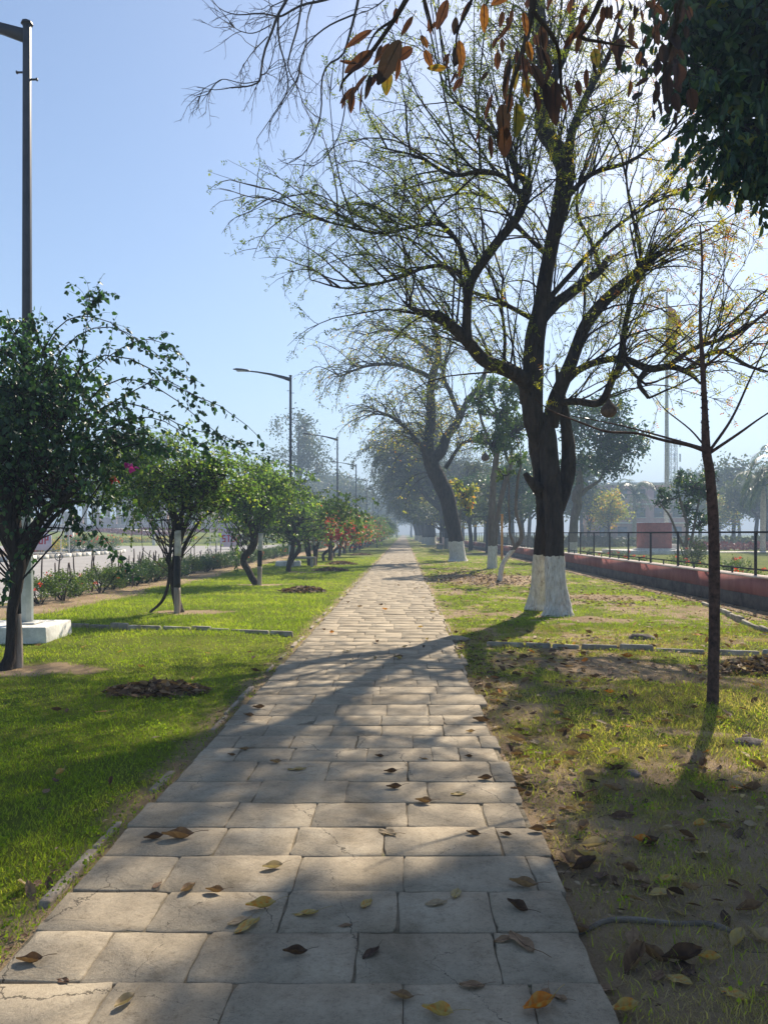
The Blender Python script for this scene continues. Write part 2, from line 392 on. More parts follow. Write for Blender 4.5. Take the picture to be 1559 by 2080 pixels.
xs = np.unique(np.concatenate([np.linspace(-1000, -130, 10), np.linspace(-130, -30, 41), np.linspace(-30, -8, 34), np.arange(-8, 7.6, .1), np.linspace(8, 40, 20), np.linspace(45, 1000, 14)]))
ys = np.unique(np.concatenate([np.linspace(-60, 0, 8), np.arange(.5, 22, .1), np.linspace(22, 60, 90), np.linspace(61, 140, 60), np.linspace(150, 930, 20)]))
XX, YY = np.meshgrid(xs, ys)
gb = MB(); nx = len(xs); ny = len(ys); k = np.arange(nx*ny).reshape(ny, nx)
gb.add(np.stack([XX, YY, gz(XX, YY)], -1).reshape(-1, 3), np.stack([k[:-1, :-1], k[:-1, 1:], k[1:, 1:], k[1:, :-1]], -1).reshape(-1, 4), 0, grassmask(XX, YY).ravel())
m, nt, N, L = mat('lawn and soil')
tc = node(N, 'ShaderNodeTexCoord'); at = node(N, 'ShaderNodeAttribute', attribute_name='tint')
n1 = node(N, 'ShaderNodeTexNoise', inp={'Scale': 11.0, 'Detail': 8.0, 'Roughness': .72}); L.new(tc.outputs['Object'], n1.inputs['Vector'])
n2 = node(N, 'ShaderNodeTexNoise', inp={'Scale': 1.1, 'Detail': 5.0}); L.new(tc.outputs['Object'], n2.inputs['Vector'])
n3 = node(N, 'ShaderNodeTexNoise', inp={'Scale': 70.0, 'Detail': 6.0, 'Roughness': .75}); L.new(tc.outputs['Object'], n3.inputs['Vector'])
peb = node(N, 'ShaderNodeTexVoronoi', inp={'Scale': 55.0, 'Randomness': 1.0}); L.new(tc.outputs['Object'], peb.inputs['Vector'])
soil = ramp(N, [(.25, (.2, .13, .07)), (.48, (.43, .31, .19)), (.72, (.6, .45, .3))]); 
ms = node(N, 'ShaderNodeMath', operation='MULTIPLY_ADD', inp={1: .45}); L.new(n3.outputs['Fac'], ms.inputs[0])
ms2 = node(N, 'ShaderNodeMath', operation='MULTIPLY', inp={1: .55}); L.new(n2.outputs['Fac'], ms2.inputs[0]); L.new(ms2.outputs[0], ms.inputs[2]); L.new(ms.outputs[0], soil.inputs[0])
gr = ramp(N, [(.3, (.07, .1, .014)), (.5, (.17, .2, .024)), (.72, (.3, .3, .05))]); L.new(ms.outputs[0], gr.inputs[0])
th = node(N, 'ShaderNodeMath', operation='MULTIPLY_ADD', inp={1: 1.5}); L.new(at.outputs['Fac'], th.inputs[0])
sb = node(N, 'ShaderNodeMath', operation='SUBTRACT', inp={0: .0}); L.new(n1.outputs['Fac'], sb.inputs[1]); L.new(sb.outputs[0], th.inputs[2])
mr = node(N, 'ShaderNodeMapRange', inp={'From Min': -.05, 'From Max': .45}); L.new(th.outputs[0], mr.inputs['Value'])
mx = node(N, 'ShaderNodeMix', data_type='RGBA'); L.new(mr.outputs[0], mx.inputs[0]); L.new(soil.outputs[0], mx.inputs[6]); L.new(gr.outputs[0], mx.inputs[7])
p = node(N, 'ShaderNodeBsdfPrincipled', inp={'Roughness': .95, 'Specular IOR Level': .1}); L.new(mx.outputs[2], p.inputs['Base Color'])
pr = node(N, 'ShaderNodeMapRange', inp={'From Min': .0, 'From Max': .35, 'To Min': .35, 'To Max': 0.0}); L.new(peb.outputs['Distance'], pr.inputs['Value'])
pa_ = node(N, 'ShaderNodeMath', operation='ADD'); L.new(pr.outputs[0], pa_.inputs[0]); L.new(n3.outputs['Fac'], pa_.inputs[1])
b = node(N, 'ShaderNodeBump', inp={'Strength': 1.0, 'Distance': .06}); L.new(pa_.outputs[0], b.inputs['Height']); L.new(b.outputs[0], p.inputs['Normal'])
o = node(N, 'ShaderNodeOutputMaterial'); L.new(p.outputs[0], o.inputs['Surface'])
props(gb.build('ground', m, smooth=True), 'grassy park ground with worn sandy patches', 'ground', kind='structure')

# ---- grass blades (nobody could count them)
def scatter_blades(n_try, y0, y1, pw, xa, xb, full=True):
    u = rng.random(n_try)
    a = 1-pw; Y = (u*(y1**a-y0**a)+y0**a)**(1/a)
    X = xa(Y)+rng.random(n_try)*(xb(Y)-xa(Y))
    keep = rng.random(n_try) < grassmask(X, Y)**1.3*(.25+1.1*fbm(X*5, Y*5, 77, 2))
    return X[keep], Y[keep]
def blades(name, X, Y, hmin, hmax, wid, m, seg2, label, dry=0.0):
    n = len(X); z = gz(X, Y)-.004
    ang = rng.random(n)*2*np.pi; hh = hmin+(hmax-hmin)*rng.random(n)**1.6*(.35+1.3*fbm(X*2.2, Y*2.2, 91, 3))
    dx = np.cos(ang); dy = np.sin(ang); ww = wid*(.6+.8*rng.random(n))*(Y/4)**.45
    lean = hh*(.25+.95*rng.random(n)); la = rng.random(n)*2*np.pi
    lx = np.cos(la)*lean; ly = np.sin(la)*lean
    B = np.stack([X, Y, z], 1); S = np.stack([dx, dy, 0*dx], 1)*ww[:, None]*.5
    T = B+np.stack([lx, ly, hh], 1); Mi = B+np.stack([lx*.35, ly*.35, hh*.62], 1)
    tint = np.clip(fbm(X*1.3, Y*1.3, 12, 3)*.7+rng.random(n)*.35-.05+dry, 0, 1)
    mb = MB()
    if seg2:
        V = np.stack([B-S, B+S, Mi-S*.8, Mi+S*.8, T], 1).reshape(-1, 3); k = np.arange(n)[:, None]*5
        mb.add(V, [k+np.array([[0, 1, 3, 2]]), k+np.array([[2, 3, 4]])], 0, np.repeat(tint, 5))
    else:
        V = np.stack([B-S, B+S, T], 1).reshape(-1, 3); k = np.arange(n)[:, None]*3
        mb.add(V, k+np.array([[0, 1, 2]]), 0, np.repeat(tint, 3))
    return props(mb.build(name, m), label, 'grass', kind='stuff')
gm = leaf_mat('grass blade', [(0, (.07, .12, .012)), (.3, (.16, .23, .018)), (.55, (.25, .33, .026)), (.8, (.38, .4, .06)), (1, (.5, .4, .17))], .5, 1.6, .6, .15)
lf = lambda Y: -(.56*Y+1.6); 
X, Y = scatter_blades(150000, 2.0, 11, 1.25, lf, lambda Y: np.full_like(Y, PX0-.03)); blades('grass', X, Y, .014, .042, .0044, gm, True, 'short yellow green lawn left of the stone path')
X, Y = scatter_blades(120000, 11, 48, 1.5, lambda Y: np.maximum(lf(Y), -7.4), lambda Y: np.full_like(Y, PX0-.03)); blades('grass', X, Y, .03, .07, .006, gm, False, 'short lawn under the bougainvillea row farther down the path')
rt = lambda Y: .48*Y+1.6
X, Y = scatter_blades(110000, 2.0, 11, 1.25, lambda Y: np.full_like(Y, PX1+.02), rt); blades('grass', X, Y, .012, .055, .0046, gm, True, 'thin patchy grass on the worn soil right of the path', .26)
X, Y = scatter_blades(100000, 11, 48, 1.5, lambda Y: np.full_like(Y, PX1+.02), lambda Y: np.minimum(rt(Y), 6.4)); blades('grass', X, Y, .025, .06, .006, gm, False, 'patchy grass between the path and the pink wall')

# dry thatch over the worn soil, weeds in the lawn
gt = leaf_mat('dry thatch', [(0, (.1, .1, .03)), (.4, (.2, .18, .06)), (.7, (.36, .28, .12)), (1, (.48, .38, .2))], .3, 1.3, .8, .1)
n_ = 260000; Y = 2.3+(rng.random(n_)**1.35)*10; X = PX1+.03+rng.random(n_)*(rt(Y)-PX1); gm_ = grassmask(X, Y); kp = rng.random(n_) < np.clip(.22+.9*gm_, 0, .85)*np.clip(2.2*fbm(X*1.8, Y*1.8, 14, 4)-.45, .05, 1); X, Y = X[kp], Y[kp]
blades('grass', X, Y, .014, .05, .0045, gt, False, 'dry straw coloured thatch over the worn soil', .28)
def weeds(n, xa, xb, y0, y1, label, s0=.016):
    c_ = n//26; Yc_ = y0+(rng.random(c_)**1.2)*(y1-y0); Xc_ = xa(Yc_)+rng.random(c_)*(xb(Yc_)-xa(Yc_)); i = rng.integers(0, c_, n)
    X = Xc_[i]+rng.normal(size=n)*.05; Y = Yc_[i]+rng.normal(size=n)*.06; kp = (grassmask(X, Y) > .25) & ((X < PX0-.02) | (X > PX1+.03)); X, Y = X[kp], Y[kp]; n = len(X)
    mb = MB(); s_ = rng.uniform(.6, 1.4, n)*s0; leaves(mb, np.stack([X, Y, gz(X, Y)+.012+.03*rng.random(n)], 1), rng.normal(size=(n, 3))+[0, 0, .4], s_, s_*.75, 'small', 0, np.clip(rng.random(n)*.6, 0, 1)); props(mb.build('weeds', gm), label, 'weeds', kind='stuff')
weeds(16000, lf, lambda Y: np.full_like(Y, PX0), 2.2, 11, 'small broad leaved weeds in the left lawn')
weeds(12000, lambda Y: np.full_like(Y, PX1), rt, 2.4, 14, 'small broad leaved weeds right of the path')

# ================================================================ footpath of stone slabs
stone_m, nt, N, L = mat('grey stone slabs')
tc = node(N, 'ShaderNodeTexCoord'); at = node(N, 'ShaderNodeAttribute', attribute_name='tint')
n1 = node(N, 'ShaderNodeTexNoise', inp={'Scale': 2.6, 'Detail': 8.0, 'Roughness': .62}); L.new(tc.outputs['Object'], n1.inputs['Vector'])
n2 = node(N, 'ShaderNodeTexNoise', inp={'Scale': 95.0, 'Detail': 8.0, 'Roughness': .8}); L.new(tc.outputs['Object'], n2.inputs['Vector'])
n4 = node(N, 'ShaderNodeTexNoise', inp={'Scale': 240.0, 'Detail': 2.0}); L.new(tc.outputs['Object'], n4.inputs['Vector'])
r1 = ramp(N, [(.3, (.24, .2, .145)), (.5, (.33, .277, .205)), (.7, (.41, .35, .265))]); L.new(n1.outputs['Fac'], r1.inputs[0])
mr = node(N, 'ShaderNodeMapRange', inp={'To Min': .91, 'To Max': 1.09}); L.new(at.outputs['Fac'], mr.inputs['Value'])
hs = node(N, 'ShaderNodeHueSaturation'); L.new(r1.outputs[0], hs.inputs['Color']); L.new(mr.outputs[0], hs.inputs['Value'])
sp = ramp(N, [(.30, (.45, .43, .4)), (.40, (1, 1, 1)), (.68, (1, 1, 1)), (.74, (1.5, 1.5, 1.5))]); L.new(n4.outputs['Fac'], sp.inputs[0])
mx = node(N, 'ShaderNodeMix', data_type='RGBA', blend_type='MULTIPLY', inp={0: .55}); L.new(hs.outputs[0], mx.inputs[6]); L.new(sp.outputs[0], mx.inputs[7])
g5 = node(N, 'ShaderNodeTexNoise', inp={'Scale': 70.0, 'Detail': 6.0, 'Roughness': .8}); L.new(tc.outputs['Object'], g5.inputs['Vector'])
gr5 = ramp(N, [(.34, (.5, .47, .42)), (.46, (.95, .95, .94)), (.6, (1.05, 1.04, 1.02)), (.7, (1.35, 1.33, 1.28))]); L.new(g5.outputs['Fac'], gr5.inputs[0])
mg = node(N, 'ShaderNodeMix', data_type='RGBA', blend_type='MULTIPLY', inp={0: .6}); L.new(mx.outputs[2], mg.inputs[6]); L.new(gr5.outputs[0], mg.inputs[7])
dn = node(N, 'ShaderNodeTexNoise', inp={'Scale': 6.0, 'Detail': 5.0, 'Roughness': .7}); L.new(tc.outputs['Object'], dn.inputs['Vector'])
dm = node(N, 'ShaderNodeVectorMath', operation='MULTIPLY_ADD'); dm.inputs[1].default_value = (.16, .16, 0); L.new(dn.outputs['Color'], dm.inputs[0]); L.new(tc.outputs['Object'], dm.inputs[2])
vc = node(N, 'ShaderNodeTexVoronoi', feature='DISTANCE_TO_EDGE', voronoi_dimensions='2D', inp={'Scale': 1.7}); L.new(dm.outputs[0], vc.inputs['Vector'])
nm = node(N, 'ShaderNodeTexNoise', inp={'Scale': 1.3, 'Detail': 3.0}); L.new(tc.outputs['Object'], nm.inputs['Vector'])
cw = node(N, 'ShaderNodeMapRange', inp={'From Min': .47, 'From Max': .6, 'To Min': 0.0, 'To Max': .0055}); L.new(nm.outputs['Fac'], cw.inputs['Value'])
ck = node(N, 'ShaderNodeMath', operation='LESS_THAN'); L.new(vc.outputs['Distance'], ck.inputs[0]); L.new(cw.outputs[0], ck.inputs[1])
st_n = node(N, 'ShaderNodeTexNoise', inp={'Scale': 17.0, 'Detail': 10.0, 'Roughness': .82}); L.new(tc.outputs['Object'], st_n.inputs['Vector'])
st_r = ramp(N, [(.33, (.62, .58, .52)), (.47, (.96, .95, .93)), (.6, (1.04, 1.03, 1.0)), (.7, (1.22, 1.2, 1.16))]); L.new(st_n.outputs['Fac'], st_r.inputs[0])
st_b = node(N, 'ShaderNodeTexNoise', inp={'Scale': 2.1, 'Detail': 6.0, 'Roughness': .6, 'Distortion': .8}); L.new(tc.outputs['Object'], st_b.inputs['Vector'])
st_c = ramp(N, [(.34, (.7, .68, .64)), (.46, (1, 1, 1)), (.66, (1.05, 1.04, 1.02))]); L.new(st_b.outputs['Fac'], st_c.inputs[0])
mh = node(N, 'ShaderNodeMix', data_type='RGBA', blend_type='MULTIPLY', inp={0: .85}); L.new(mg.outputs[2], mh.inputs[6]); L.new(st_r.outputs[0], mh.inputs[7])
mi_ = node(N, 'ShaderNodeMix', data_type='RGBA', blend_type='MULTIPLY', inp={0: .8}); L.new(mh.outputs[2], mi_.inputs[6]); L.new(st_c.outputs[0], mi_.inputs[7])
mc = node(N, 'ShaderNodeMix', data_type='RGBA'); mc.inputs[7].default_value = (.11, .09, .065, 1); L.new(ck.outputs[0], mc.inputs[0]); L.new(mi_.outputs[2], mc.inputs[6])
p = node(N, 'ShaderNodeBsdfPrincipled', inp={'Roughness': .88, 'Specular IOR Level': .2}); L.new(mc.outputs[2], p.inputs['Base Color'])
wv = node(N, 'ShaderNodeTexNoise', inp={'Scale': 7.0, 'Detail': 9.0, 'Roughness': .7, 'Distortion': .6}); L.new(tc.outputs['Object'], wv.inputs['Vector'])
b1 = node(N, 'ShaderNodeBump', inp={'Strength': .8, 'Distance': .014}); L.new(wv.outputs['Fac'], b1.inputs['Height'])
b2 = node(N, 'ShaderNodeBump', inp={'Strength': .8, 'Distance': .006}); L.new(n2.outputs['Fac'], b2.inputs['Height']); L.new(b1.outputs[0], b2.inputs['Normal']); L.new(b2.outputs[0], p.inputs['Normal'])
o = node(N, 'ShaderNodeOutputMaterial'); L.new(p.outputs[0], o.inputs['Surface'])
M['stone'] = stone_m
M['joint'] = rough_mat('joint soil', (.1, .085, .05), (.26, .21, .145), 9, bump=.9, c3=(.1, .12, .04))
sb_ = MB(); bed = MB()
bx_ = np.linspace(PX0-.02, PX1+.02, 90); by_ = np.concatenate([np.arange(.3, 14, .025), np.arange(14, 90, .25), [95, 320]])
BXX, BYY = np.meshgrid(bx_, by_); bz = .020+.0125*np.clip(fbm(BXX*5, BYY*5, 61, 4)*2.2-.5, 0, 1)+.001*fbm(BXX*40, BYY*40, 5, 2); bz[:, 0] = -.03; bz[:, -1] = -.03; bz[-2:] = .02
k = np.arange(bz.size).reshape(bz.shape); bed.add(np.stack([BXX, BYY, bz], -1).reshape(-1, 3), np.stack([k[:-1, :-1], k[:-1, 1:], k[1:, 1:], k[1:, :-1]], -1).reshape(-1, 4), 0, .5)
rg = np.random.default_rng(3)
ROWS = [0.6, .95, 1.3, 1.64, 1.95, 2.20, 2.50, 2.82, 3.14, 3.48, 3.82, 4.17, 4.52]
while ROWS[-1] < 90: ROWS.append(ROWS[-1]+rg.choice([.31, .34, .36, .4]))
def jit_edge(n, amp): 
    v = rg.normal(size=n)*amp; v[1:-1] = (v[:-2]+v[1:-1]*2+v[2:])/4; return v
for r in range(len(ROWS)-1):
    y0, y1 = ROWS[r], ROWS[r+1]
    cuts = [PX0+rg.normal()*.02]; first = True
    while cuts[-1] < PX1-.52:
        stepw = rg.uniform(.34, .56)
        if first: stepw *= rg.choice([1, .5, .75])
        cuts.append(cuts[-1]+stepw); first = False
    if PX1-cuts[-1] > .42 and rg.random() < .4: cuts.append(cuts[-1]+(PX1-cuts[-1])*rg.uniform(.35, .65))
    cuts.append(PX1+rg.normal()*.03)
    yl = rg.normal()*.006; 
    for c in range(len(cuts)-1):
        x0, x1 = cuts[c]+rg.uniform(.0, .0045), cuts[c+1]-rg.uniform(.0, .0045)
        g0, g1 = rg.uniform(.0, .0038, 2)
        ns_ = 8 if y0 < 14 else 3; am = .0042
        a0, a1 = y0+g0, y1-g1
        sk = rg.normal(size=4)*.006
        tx = np.linspace(0, 1, ns_, endpoint=False)
        e1 = np.stack([x0+(x1-x0)*tx, a0+sk[0]*(1-tx)+sk[1]*tx+jit_edge(ns_, am)], 1)
        e2 = np.stack([x1+jit_edge(ns_, am), a0+sk[1]+(a1+sk[2]-a0-sk[1])*tx], 1)
        e3 = np.stack([x1+(x0-x1)*tx, a1+sk[2]*(1-tx)+sk[3]*tx+jit_edge(ns_, am)], 1)
        e4 = np.stack([x0+jit_edge(ns_, am), a1+sk[3]+(a0+sk[0]-a1-sk[3])*tx], 1)
        R_ = np.vstack([e1, e2, e3, e4])
        if ns_ > 3:                                   # broken, rounded corners
            for cc in (0, ns_, 2*ns_, 3*ns_):
                ctr = R_.mean(0); R_[cc] += (ctr-R_[cc])*rg.uniform(.0, .03)
        ctr = R_.mean(0); zt = .037+rg.normal()*.0018; tl = rg.normal(size=2)*.0022
        zz = zt+(R_[:, 0]-ctr[0])*tl[0]+(R_[:, 1]-ctr[1])*tl[1]
        n = len(R_); ins = norm(ctr-R_)
        V = np.vstack([np.c_[R_, np.full(n, -.02)], np.c_[R_, zz-.004], np.c_[R_+ins*.0035, zz]])
        q = np.arange(n); qn = np.roll(q, -1)
        sb_.add(V, [np.stack([q, qn, qn+n, q+n], 1), np.stack([q+n, qn+n, qn+2*n, q+2*n], 1), (q+2*n)[None]], 0, np.clip(.5+rg.normal()*.22, 0, 1))
sb_.add([[PX0, 90, .034], [PX1, 90, .034], [PX1, 320, .034], [PX0, 320, .034]], np.array([[0, 1, 2, 3]]), 0, .5)
props(sb_.build('path', M['stone']), 'long straight footpath of worn grey stone slabs', 'path', kind='structure')
props(bed.build('path', M['joint']), 'soil and mortar bed between the slabs', 'path', kind='structure')

# narrow earth-filled edging stones along both edges of the path
def edging(name, xc, y0, y1, label, wid=.07, top=.035, mm='concrete'):
    mb = MB(); y = y0
    while y < y1:
        l = rg.uniform(.35, .6); 
        if rg.random() < .6:
            mb.box((xc+rg.normal()*.012, y+l/2, top/2-.03+rg.normal()*.006), (wid*rg.uniform(.7, 1.2), l-.012, top+.06), 0, rg.normal()*.012, rg.random(), .9)
        y += l
    o = mb.build(name, M[mm], bevel=.01)
    return props(o, label, 'kerb', kind='structure')
M['edge'] = rough_mat('edging stone', (.2, .16, .12), (.36, .3, .23), 8, bump=.8)
edging('kerb', PX0-.1, 1.2, 40, 'narrow half buried edging stones left of the path', .05, .018, 'edge')
edging('kerb', PX1+.06, 9, 40, 'narrow half buried edging stones right of the path', .04, .012, 'edge')
M['kerbworn'] = rough_mat('worn limewashed kerb', (.15, .125, .09), (.36, .33, .27), 6, bump=.6, c3=(.6, .57, .5))
def cross_kerb(p0, p1, label):
    mb = MB(); p0 = np.array(p0); p1 = np.array(p1); d = p1-p0; Lt = np.linalg.norm(d); d /= Lt; t = 0; a = math.atan2(d[1], d[0])
    while t < Lt-.1:
        l = min(rg.uniform(.3, .7), Lt-t); c = p0+d*(t+l/2); s = rg.normal()*.01+.03*math.sin(t*1.3)
        mb.box((c[0]-d[1]*s, c[1]+d[0]*s, .02+rg.normal()*.01), (l-.004, .06, .13), 0, a+rg.normal()*.02, rg.random(), .92); t += l
    return props(mb.build('kerb', M['kerbworn'], bevel=.012), label, 'kerb', kind='structure')
cross_kerb(G(140, 1277)[:2], G(598, 1293)[:2], 'whitewashed kerb stones crossing the left lawn')
cross_kerb(G(985, 1314)[:2], G(1800, 1347)[:2], 'whitewashed kerb stones crossing the right lawn')
cross_kerb((5.25, 10.5), (6.2, 16.0), 'low kerb along the drain by the pink wall')

# ================================================================ road left of the hedge
road_m = rough_mat('sun bleached asphalt', (.24, .225, .21), (.33, .31, .29), .9, rough=.9, bump=.25, bscale=60, detail=8)
mb = MB()
def sheet(mb, poly, z, mi=0, tint=.5):
    P = np.array([[x, y, z] for x, y in poly]); mb.add(P, np.arange(len(P))[None], mi, tint)
sheet(mb, [(-20.6, -40), (-8.4, -40), (-8.4, 15), (-8.8, 40), (-9.2, 300), (-26, 300), (-26, 96), (-24, 90), (-60, 90.2), (-60, 60), (-22.5, 60), (-20.6, 56)], .02)
props(mb.build('road', road_m), 'pale sunlit asphalt road beyond the hedge', 'road', kind='structure')
mb = MB()
sheet(mb, [(-60, -40), (-20.9, -40), (-20.9, 56), (-22.6, 59.8), (-60, 59.8)], .10)
props(mb.build('road_island_soil', M['joint']), 'bare soil of the traffic island', 'ground', kind='structure')
def striped_kerb(pts, label):
    mb = MB(); i = 0; P = np.array(pts, float)
    for a_, b_ in zip(P[:-1], P[1:]):
        d = b_-a_; Lt = np.linalg.norm(d); d = d/Lt; n = max(1, int(round(Lt/.75))); l = Lt/n
        for k_ in range(n):
            c = a_+d*(k_+.5)*l
            mb.box((c[0], c[1], .13), (l-.01, .2 if i % 2 else .24, .26), i % 2, math.atan2(d[1], d[0]), rg.random(), 1); i += 1
    return props(mb.build('kerb', [M['white'], M['concrete']]), label, 'kerb', kind='structure')
striped_kerb([(-20.8, 20), (-20.75, 56), (-21.3, 58.5), (-22.6, 59.8), (-30, 60)], 'white and grey banded kerb round the flowering traffic island')
striped_kerb([(-38, 96.5), (-27.2, 96.5), (-26, 98), (-26.1, 260)], 'white banded kerb under the yellow hedge across the junction')
# ================================================================ trees: shared tools
def Z(pts, sx, ox, oy):               # photo crop coordinates -> photo coordinates
    return [(ox+p[0]/sx, oy+p[1]/sx) for p in pts]
def W3(pts, Y0, Y1=None):
    Y1 = Y0 if Y1 is None else Y1; n = len(pts)
    return [W(p[0], p[1], Y0+(Y1-Y0)*i/max(1, n-1)) for i, p in enumerate(pts)]
def side_twigs(P, m, lmin, lmax, n, rg, grav=.3, jit=.12, t0=.15, spread=.9, up=.15):
    """m side twigs on each of the parent tubes P"""
    T = len(P); t = t0+(1-t0)*rg.random((T, m)); A, tg = along(P, t)
    A = A.reshape(-1, 3); tg = tg.reshape(-1, 3)
    D = norm(tg+spread*norm(rg.normal(size=A.shape))+[0, 0, up])
    L = rg.uniform(lmin, lmax, len(A))*(1-.45*t.reshape(-1))
    return grow(A, D, L, n, grav, jit, rg)
def taper(P, r0, r1):
    T, n, _ = P.shape; return np.linspace(1, 0, n)[None]*(np.broadcast_to(r0, (T,))-r1)[:, None]+r1
def leaf_on(P, m, rg, t0=.1, off=0.0):
    T = len(P); t = t0+(1-t0)*rg.random((T, m)); A, tg = along(P, t)
    A = A.reshape(-1, 3)+rg.normal(size=(T*m, 3))*off
    return A, tg.reshape(-1, 3)

# ================================================================ the big limewashed tree on the right
rg = np.random.default_rng(11)
org = np.array([2.80, 14.5, 0.0])
root = thing('siris_tree', org, 'large dark twisted roadside tree nearest on the right, limewashed twin trunk, sparse yellow olive leaflets', 'tree', 'limewashed shade trees right of the path')
T1 = MB(); limbs = []
c6 = lambda p: Z(p, 1.5606, 560, 200)
def L1(pts, r, Y0, Y1, sides=10, seed=0, shoots=1, crop=True, lump=.1):
    P = W3(c6(pts) if crop else pts, Y0, Y1)
    S = limb(T1, P, r, sides, 5, 0, lump, seed); limbs.append((S, r, shoots)); return P
# right hand stem with its flare, then the long bent leader
base = [W(1131, 1262, 14.0), W(1131, 1246, 14.0), W(1131, 1225, 14.02), W(1128, 1180, 14.05), W(1126, 1120, 14.1), W(1124, 1050, 14.15)]
S = limb(T1, base+W3([(1118, 980), (1113, 900), (1108, 840)], 14.2, 14.3), [.36, .28, .225, .2, .175, .17, .18, .17, .1], 24, 5, 0, .16, 1)
S = limb(T1, [W(1089, 1240, 15.0), W(1090, 1222, 15.0), W(1093, 1190, 14.9), W(1097, 1130, 14.7), W(1104, 1050, 14.5), W(1100, 980, 14.45), W(1092, 900, 14.4), W(1088, 840, 14.35)], [.27, .21, .16, .145, .15, .165, .17, .16], 18, 5, 0, .16, 2)
L1([(835, 1130), (822, 1060), (814, 1000), (812, 930), (815, 850), (822, 750), (842, 650), (857, 550), (872, 470), (892, 380), (908, 300), (917, 220), (882, 150), (842, 90), (850, 0)], [.1, .17, 0.205, 0.205, 0.193, 0.176, 0.148, 0.131, 0.135, 0.148, 0.168, 0.18, 0.164, 0.139, 0.123], 14.35, 13.9, 14, 3, 1)
L1([(1103, 210), (1104, 120), (1097, 40), (1090, -60), (1100, -170), (1085, -260)], [0.148, 0.123, 0.107, 0.0902, 0.0656, 0.0328], 13.9, 13.7, 10, 4, 2, crop=False)
L1([(835, 60), (880, -60), (930, -190), (940, -330)], [0.107, 0.082, 0.0656, 0.0492], 13.9, 14.5, 8, 5, 2)
L1([(918, 215), (940, 100), (990, -20), (1060, -150), (1100, -300)], [0.0984, 0.082, 0.0656, 0.0492, 0.0246], 13.9, 15.5, 8, 6, 2)
# left limb
L1([(800, 960), (790, 900), (740, 865), (660, 830), (612, 775), (560, 725), (508, 684)], [0.172, 0.156, 0.131, 0.119, 0.111, 0.102, 0.0902], 14.3, 13.0, 12, 7, 1.2)
L1([(606, 770), (605, 700), (618, 580), (690, 470), (762, 380), (800, 290), (795, 255)], [0.0984, 0.082, 0.082, 0.082, 0.0738, 0.0656, 0.041], 13.3, 13.1, 10, 8, 1.4)
L1([(800, 300), (760, 290), (720, 248), (650, 230), (560, 242), (450, 185), (330, 155)], [0.0574, 0.0492, 0.041, 0.0369, 0.0287, 0.0205, 0.00984], 13.1, 12.2, 7, 9, 1.2)
L1([(800, 290), (765, 230), (740, 180), (700, 120), (620, 60), (540, -20)], [0.0492, 0.0451, 0.041, 0.0369, 0.0287, 0.0164], 13.1, 12.6, 7, 10, 1.2)
L1([(618, 570), (582, 470), (542, 412), (500, 397), (420, 410), (330, 428), (200, 400), (70, 368)], [0.0451, 0.041, 0.0369, 0.0328, 0.0287, 0.023, 0.0164, 0.0082], 13.3, 12.3, 7, 11, 1.3)
L1([(615, 560), (500, 530), (380, 572), (230, 602), (110, 575)], [0.04, 0.035, 0.028, 0.02, 0.01], 13.2, 13.9, 6, 12, 1.3)
L1([(510, 684), (440, 670), (400, 640)], [0.0656, 0.041, 0.0164], 13.0, 12.9, 7, 13, 1)
L1([(815, 700), (700, 640), (600, 600), (480, 480), (360, 420)], [0.0492, 0.041, 0.0328, 0.0246, 0.0123], 14.4, 15.6, 7, 14, 1.3)
L1([(860, 500), (780, 420), (700, 330), (600, 300), (470, 330)], [0.0492, 0.041, 0.0328, 0.0246, 0.00984], 14.1, 15.6, 7, 15, 1.3)
# right limbs
L1([(865, 1040), (885, 960), (912, 890), (942, 820), (980, 720), (1040, 642), (1100, 590), (1160, 540), (1216, 486)], [0.164, 0.148, 0.131, 0.119, 0.111, 0.107, 0.0984, 0.0902, 0.041], 14.3, 13.4, 12, 16, 1)
L1([(830, 720), (870, 665), (925, 622), (980, 580), (1030, 540), (1052, 500)], [0.115, 0.115, 0.107, 0.0984, 0.082, 0.041], 14.3, 15.2, 10, 17, 1)
L1([(1030, 545), (1000, 460), (955, 365), (960, 250)], [0.0492, 0.041, 0.0328, 0.0164], 15.1, 15.6, 7, 18, 1.4)
L1([(860, 972), (900, 965), (950, 960), (1028, 963), (1068, 885), (1098, 830), (1102, 740), (1130, 620), (1150, 560), (1120, 400)], [0.082, 0.0697, 0.0656, 0.0697, 0.0656, 0.0615, 0.0492, 0.0451, 0.0328, 0.0123], 14.2, 13.2, 8, 19, 1.2)
L1([(915, 900), (960, 860), (1020, 835), (1100, 825), (1180, 856), (1250, 850), (1310, 872), (1345, 905)], [0.0738, 0.0656, 0.0615, 0.0615, 0.0656, 0.0574, 0.0451, 0.0164], 14.2, 13.0, 8, 20, 1)
L1([(1240, 850), (1330, 790), (1450, 750), (1560, 675), (1680, 600)], [0.0492, 0.041, 0.0328, 0.0246, 0.00984], 13.2, 12.4, 7, 21, 1.3)
L1([(1300, 862), (1400, 800), (1500, 850), (1620, 880)], [0.05, 0.04, 0.03, 0.01], 13.1, 13.5, 7, 22, 1.3)
L1([(1180, 850), (1150, 900), (1180, 950)], [0.05, 0.045, 0.03], 13.1, 13.0, 7, 23, .4)
L1([(1100, 830), (1140, 880), (1175, 910)], [0.04, 0.03, 0.02], 13.1, 13.0, 6, 24, .4)
L1([(860, 640), (950, 540), (1060, 420), (1200, 330), (1330, 280)], [0.0574, 0.0492, 0.0369, 0.0246, 0.00984], 14.3, 15.7, 7, 25, 1.5)
L1([(905, 330), (1000, 240), (1120, 200), (1240, 120)], [0.0574, 0.0451, 0.0328, 0.0123], 13.9, 13.0, 7, 26, 1.4)
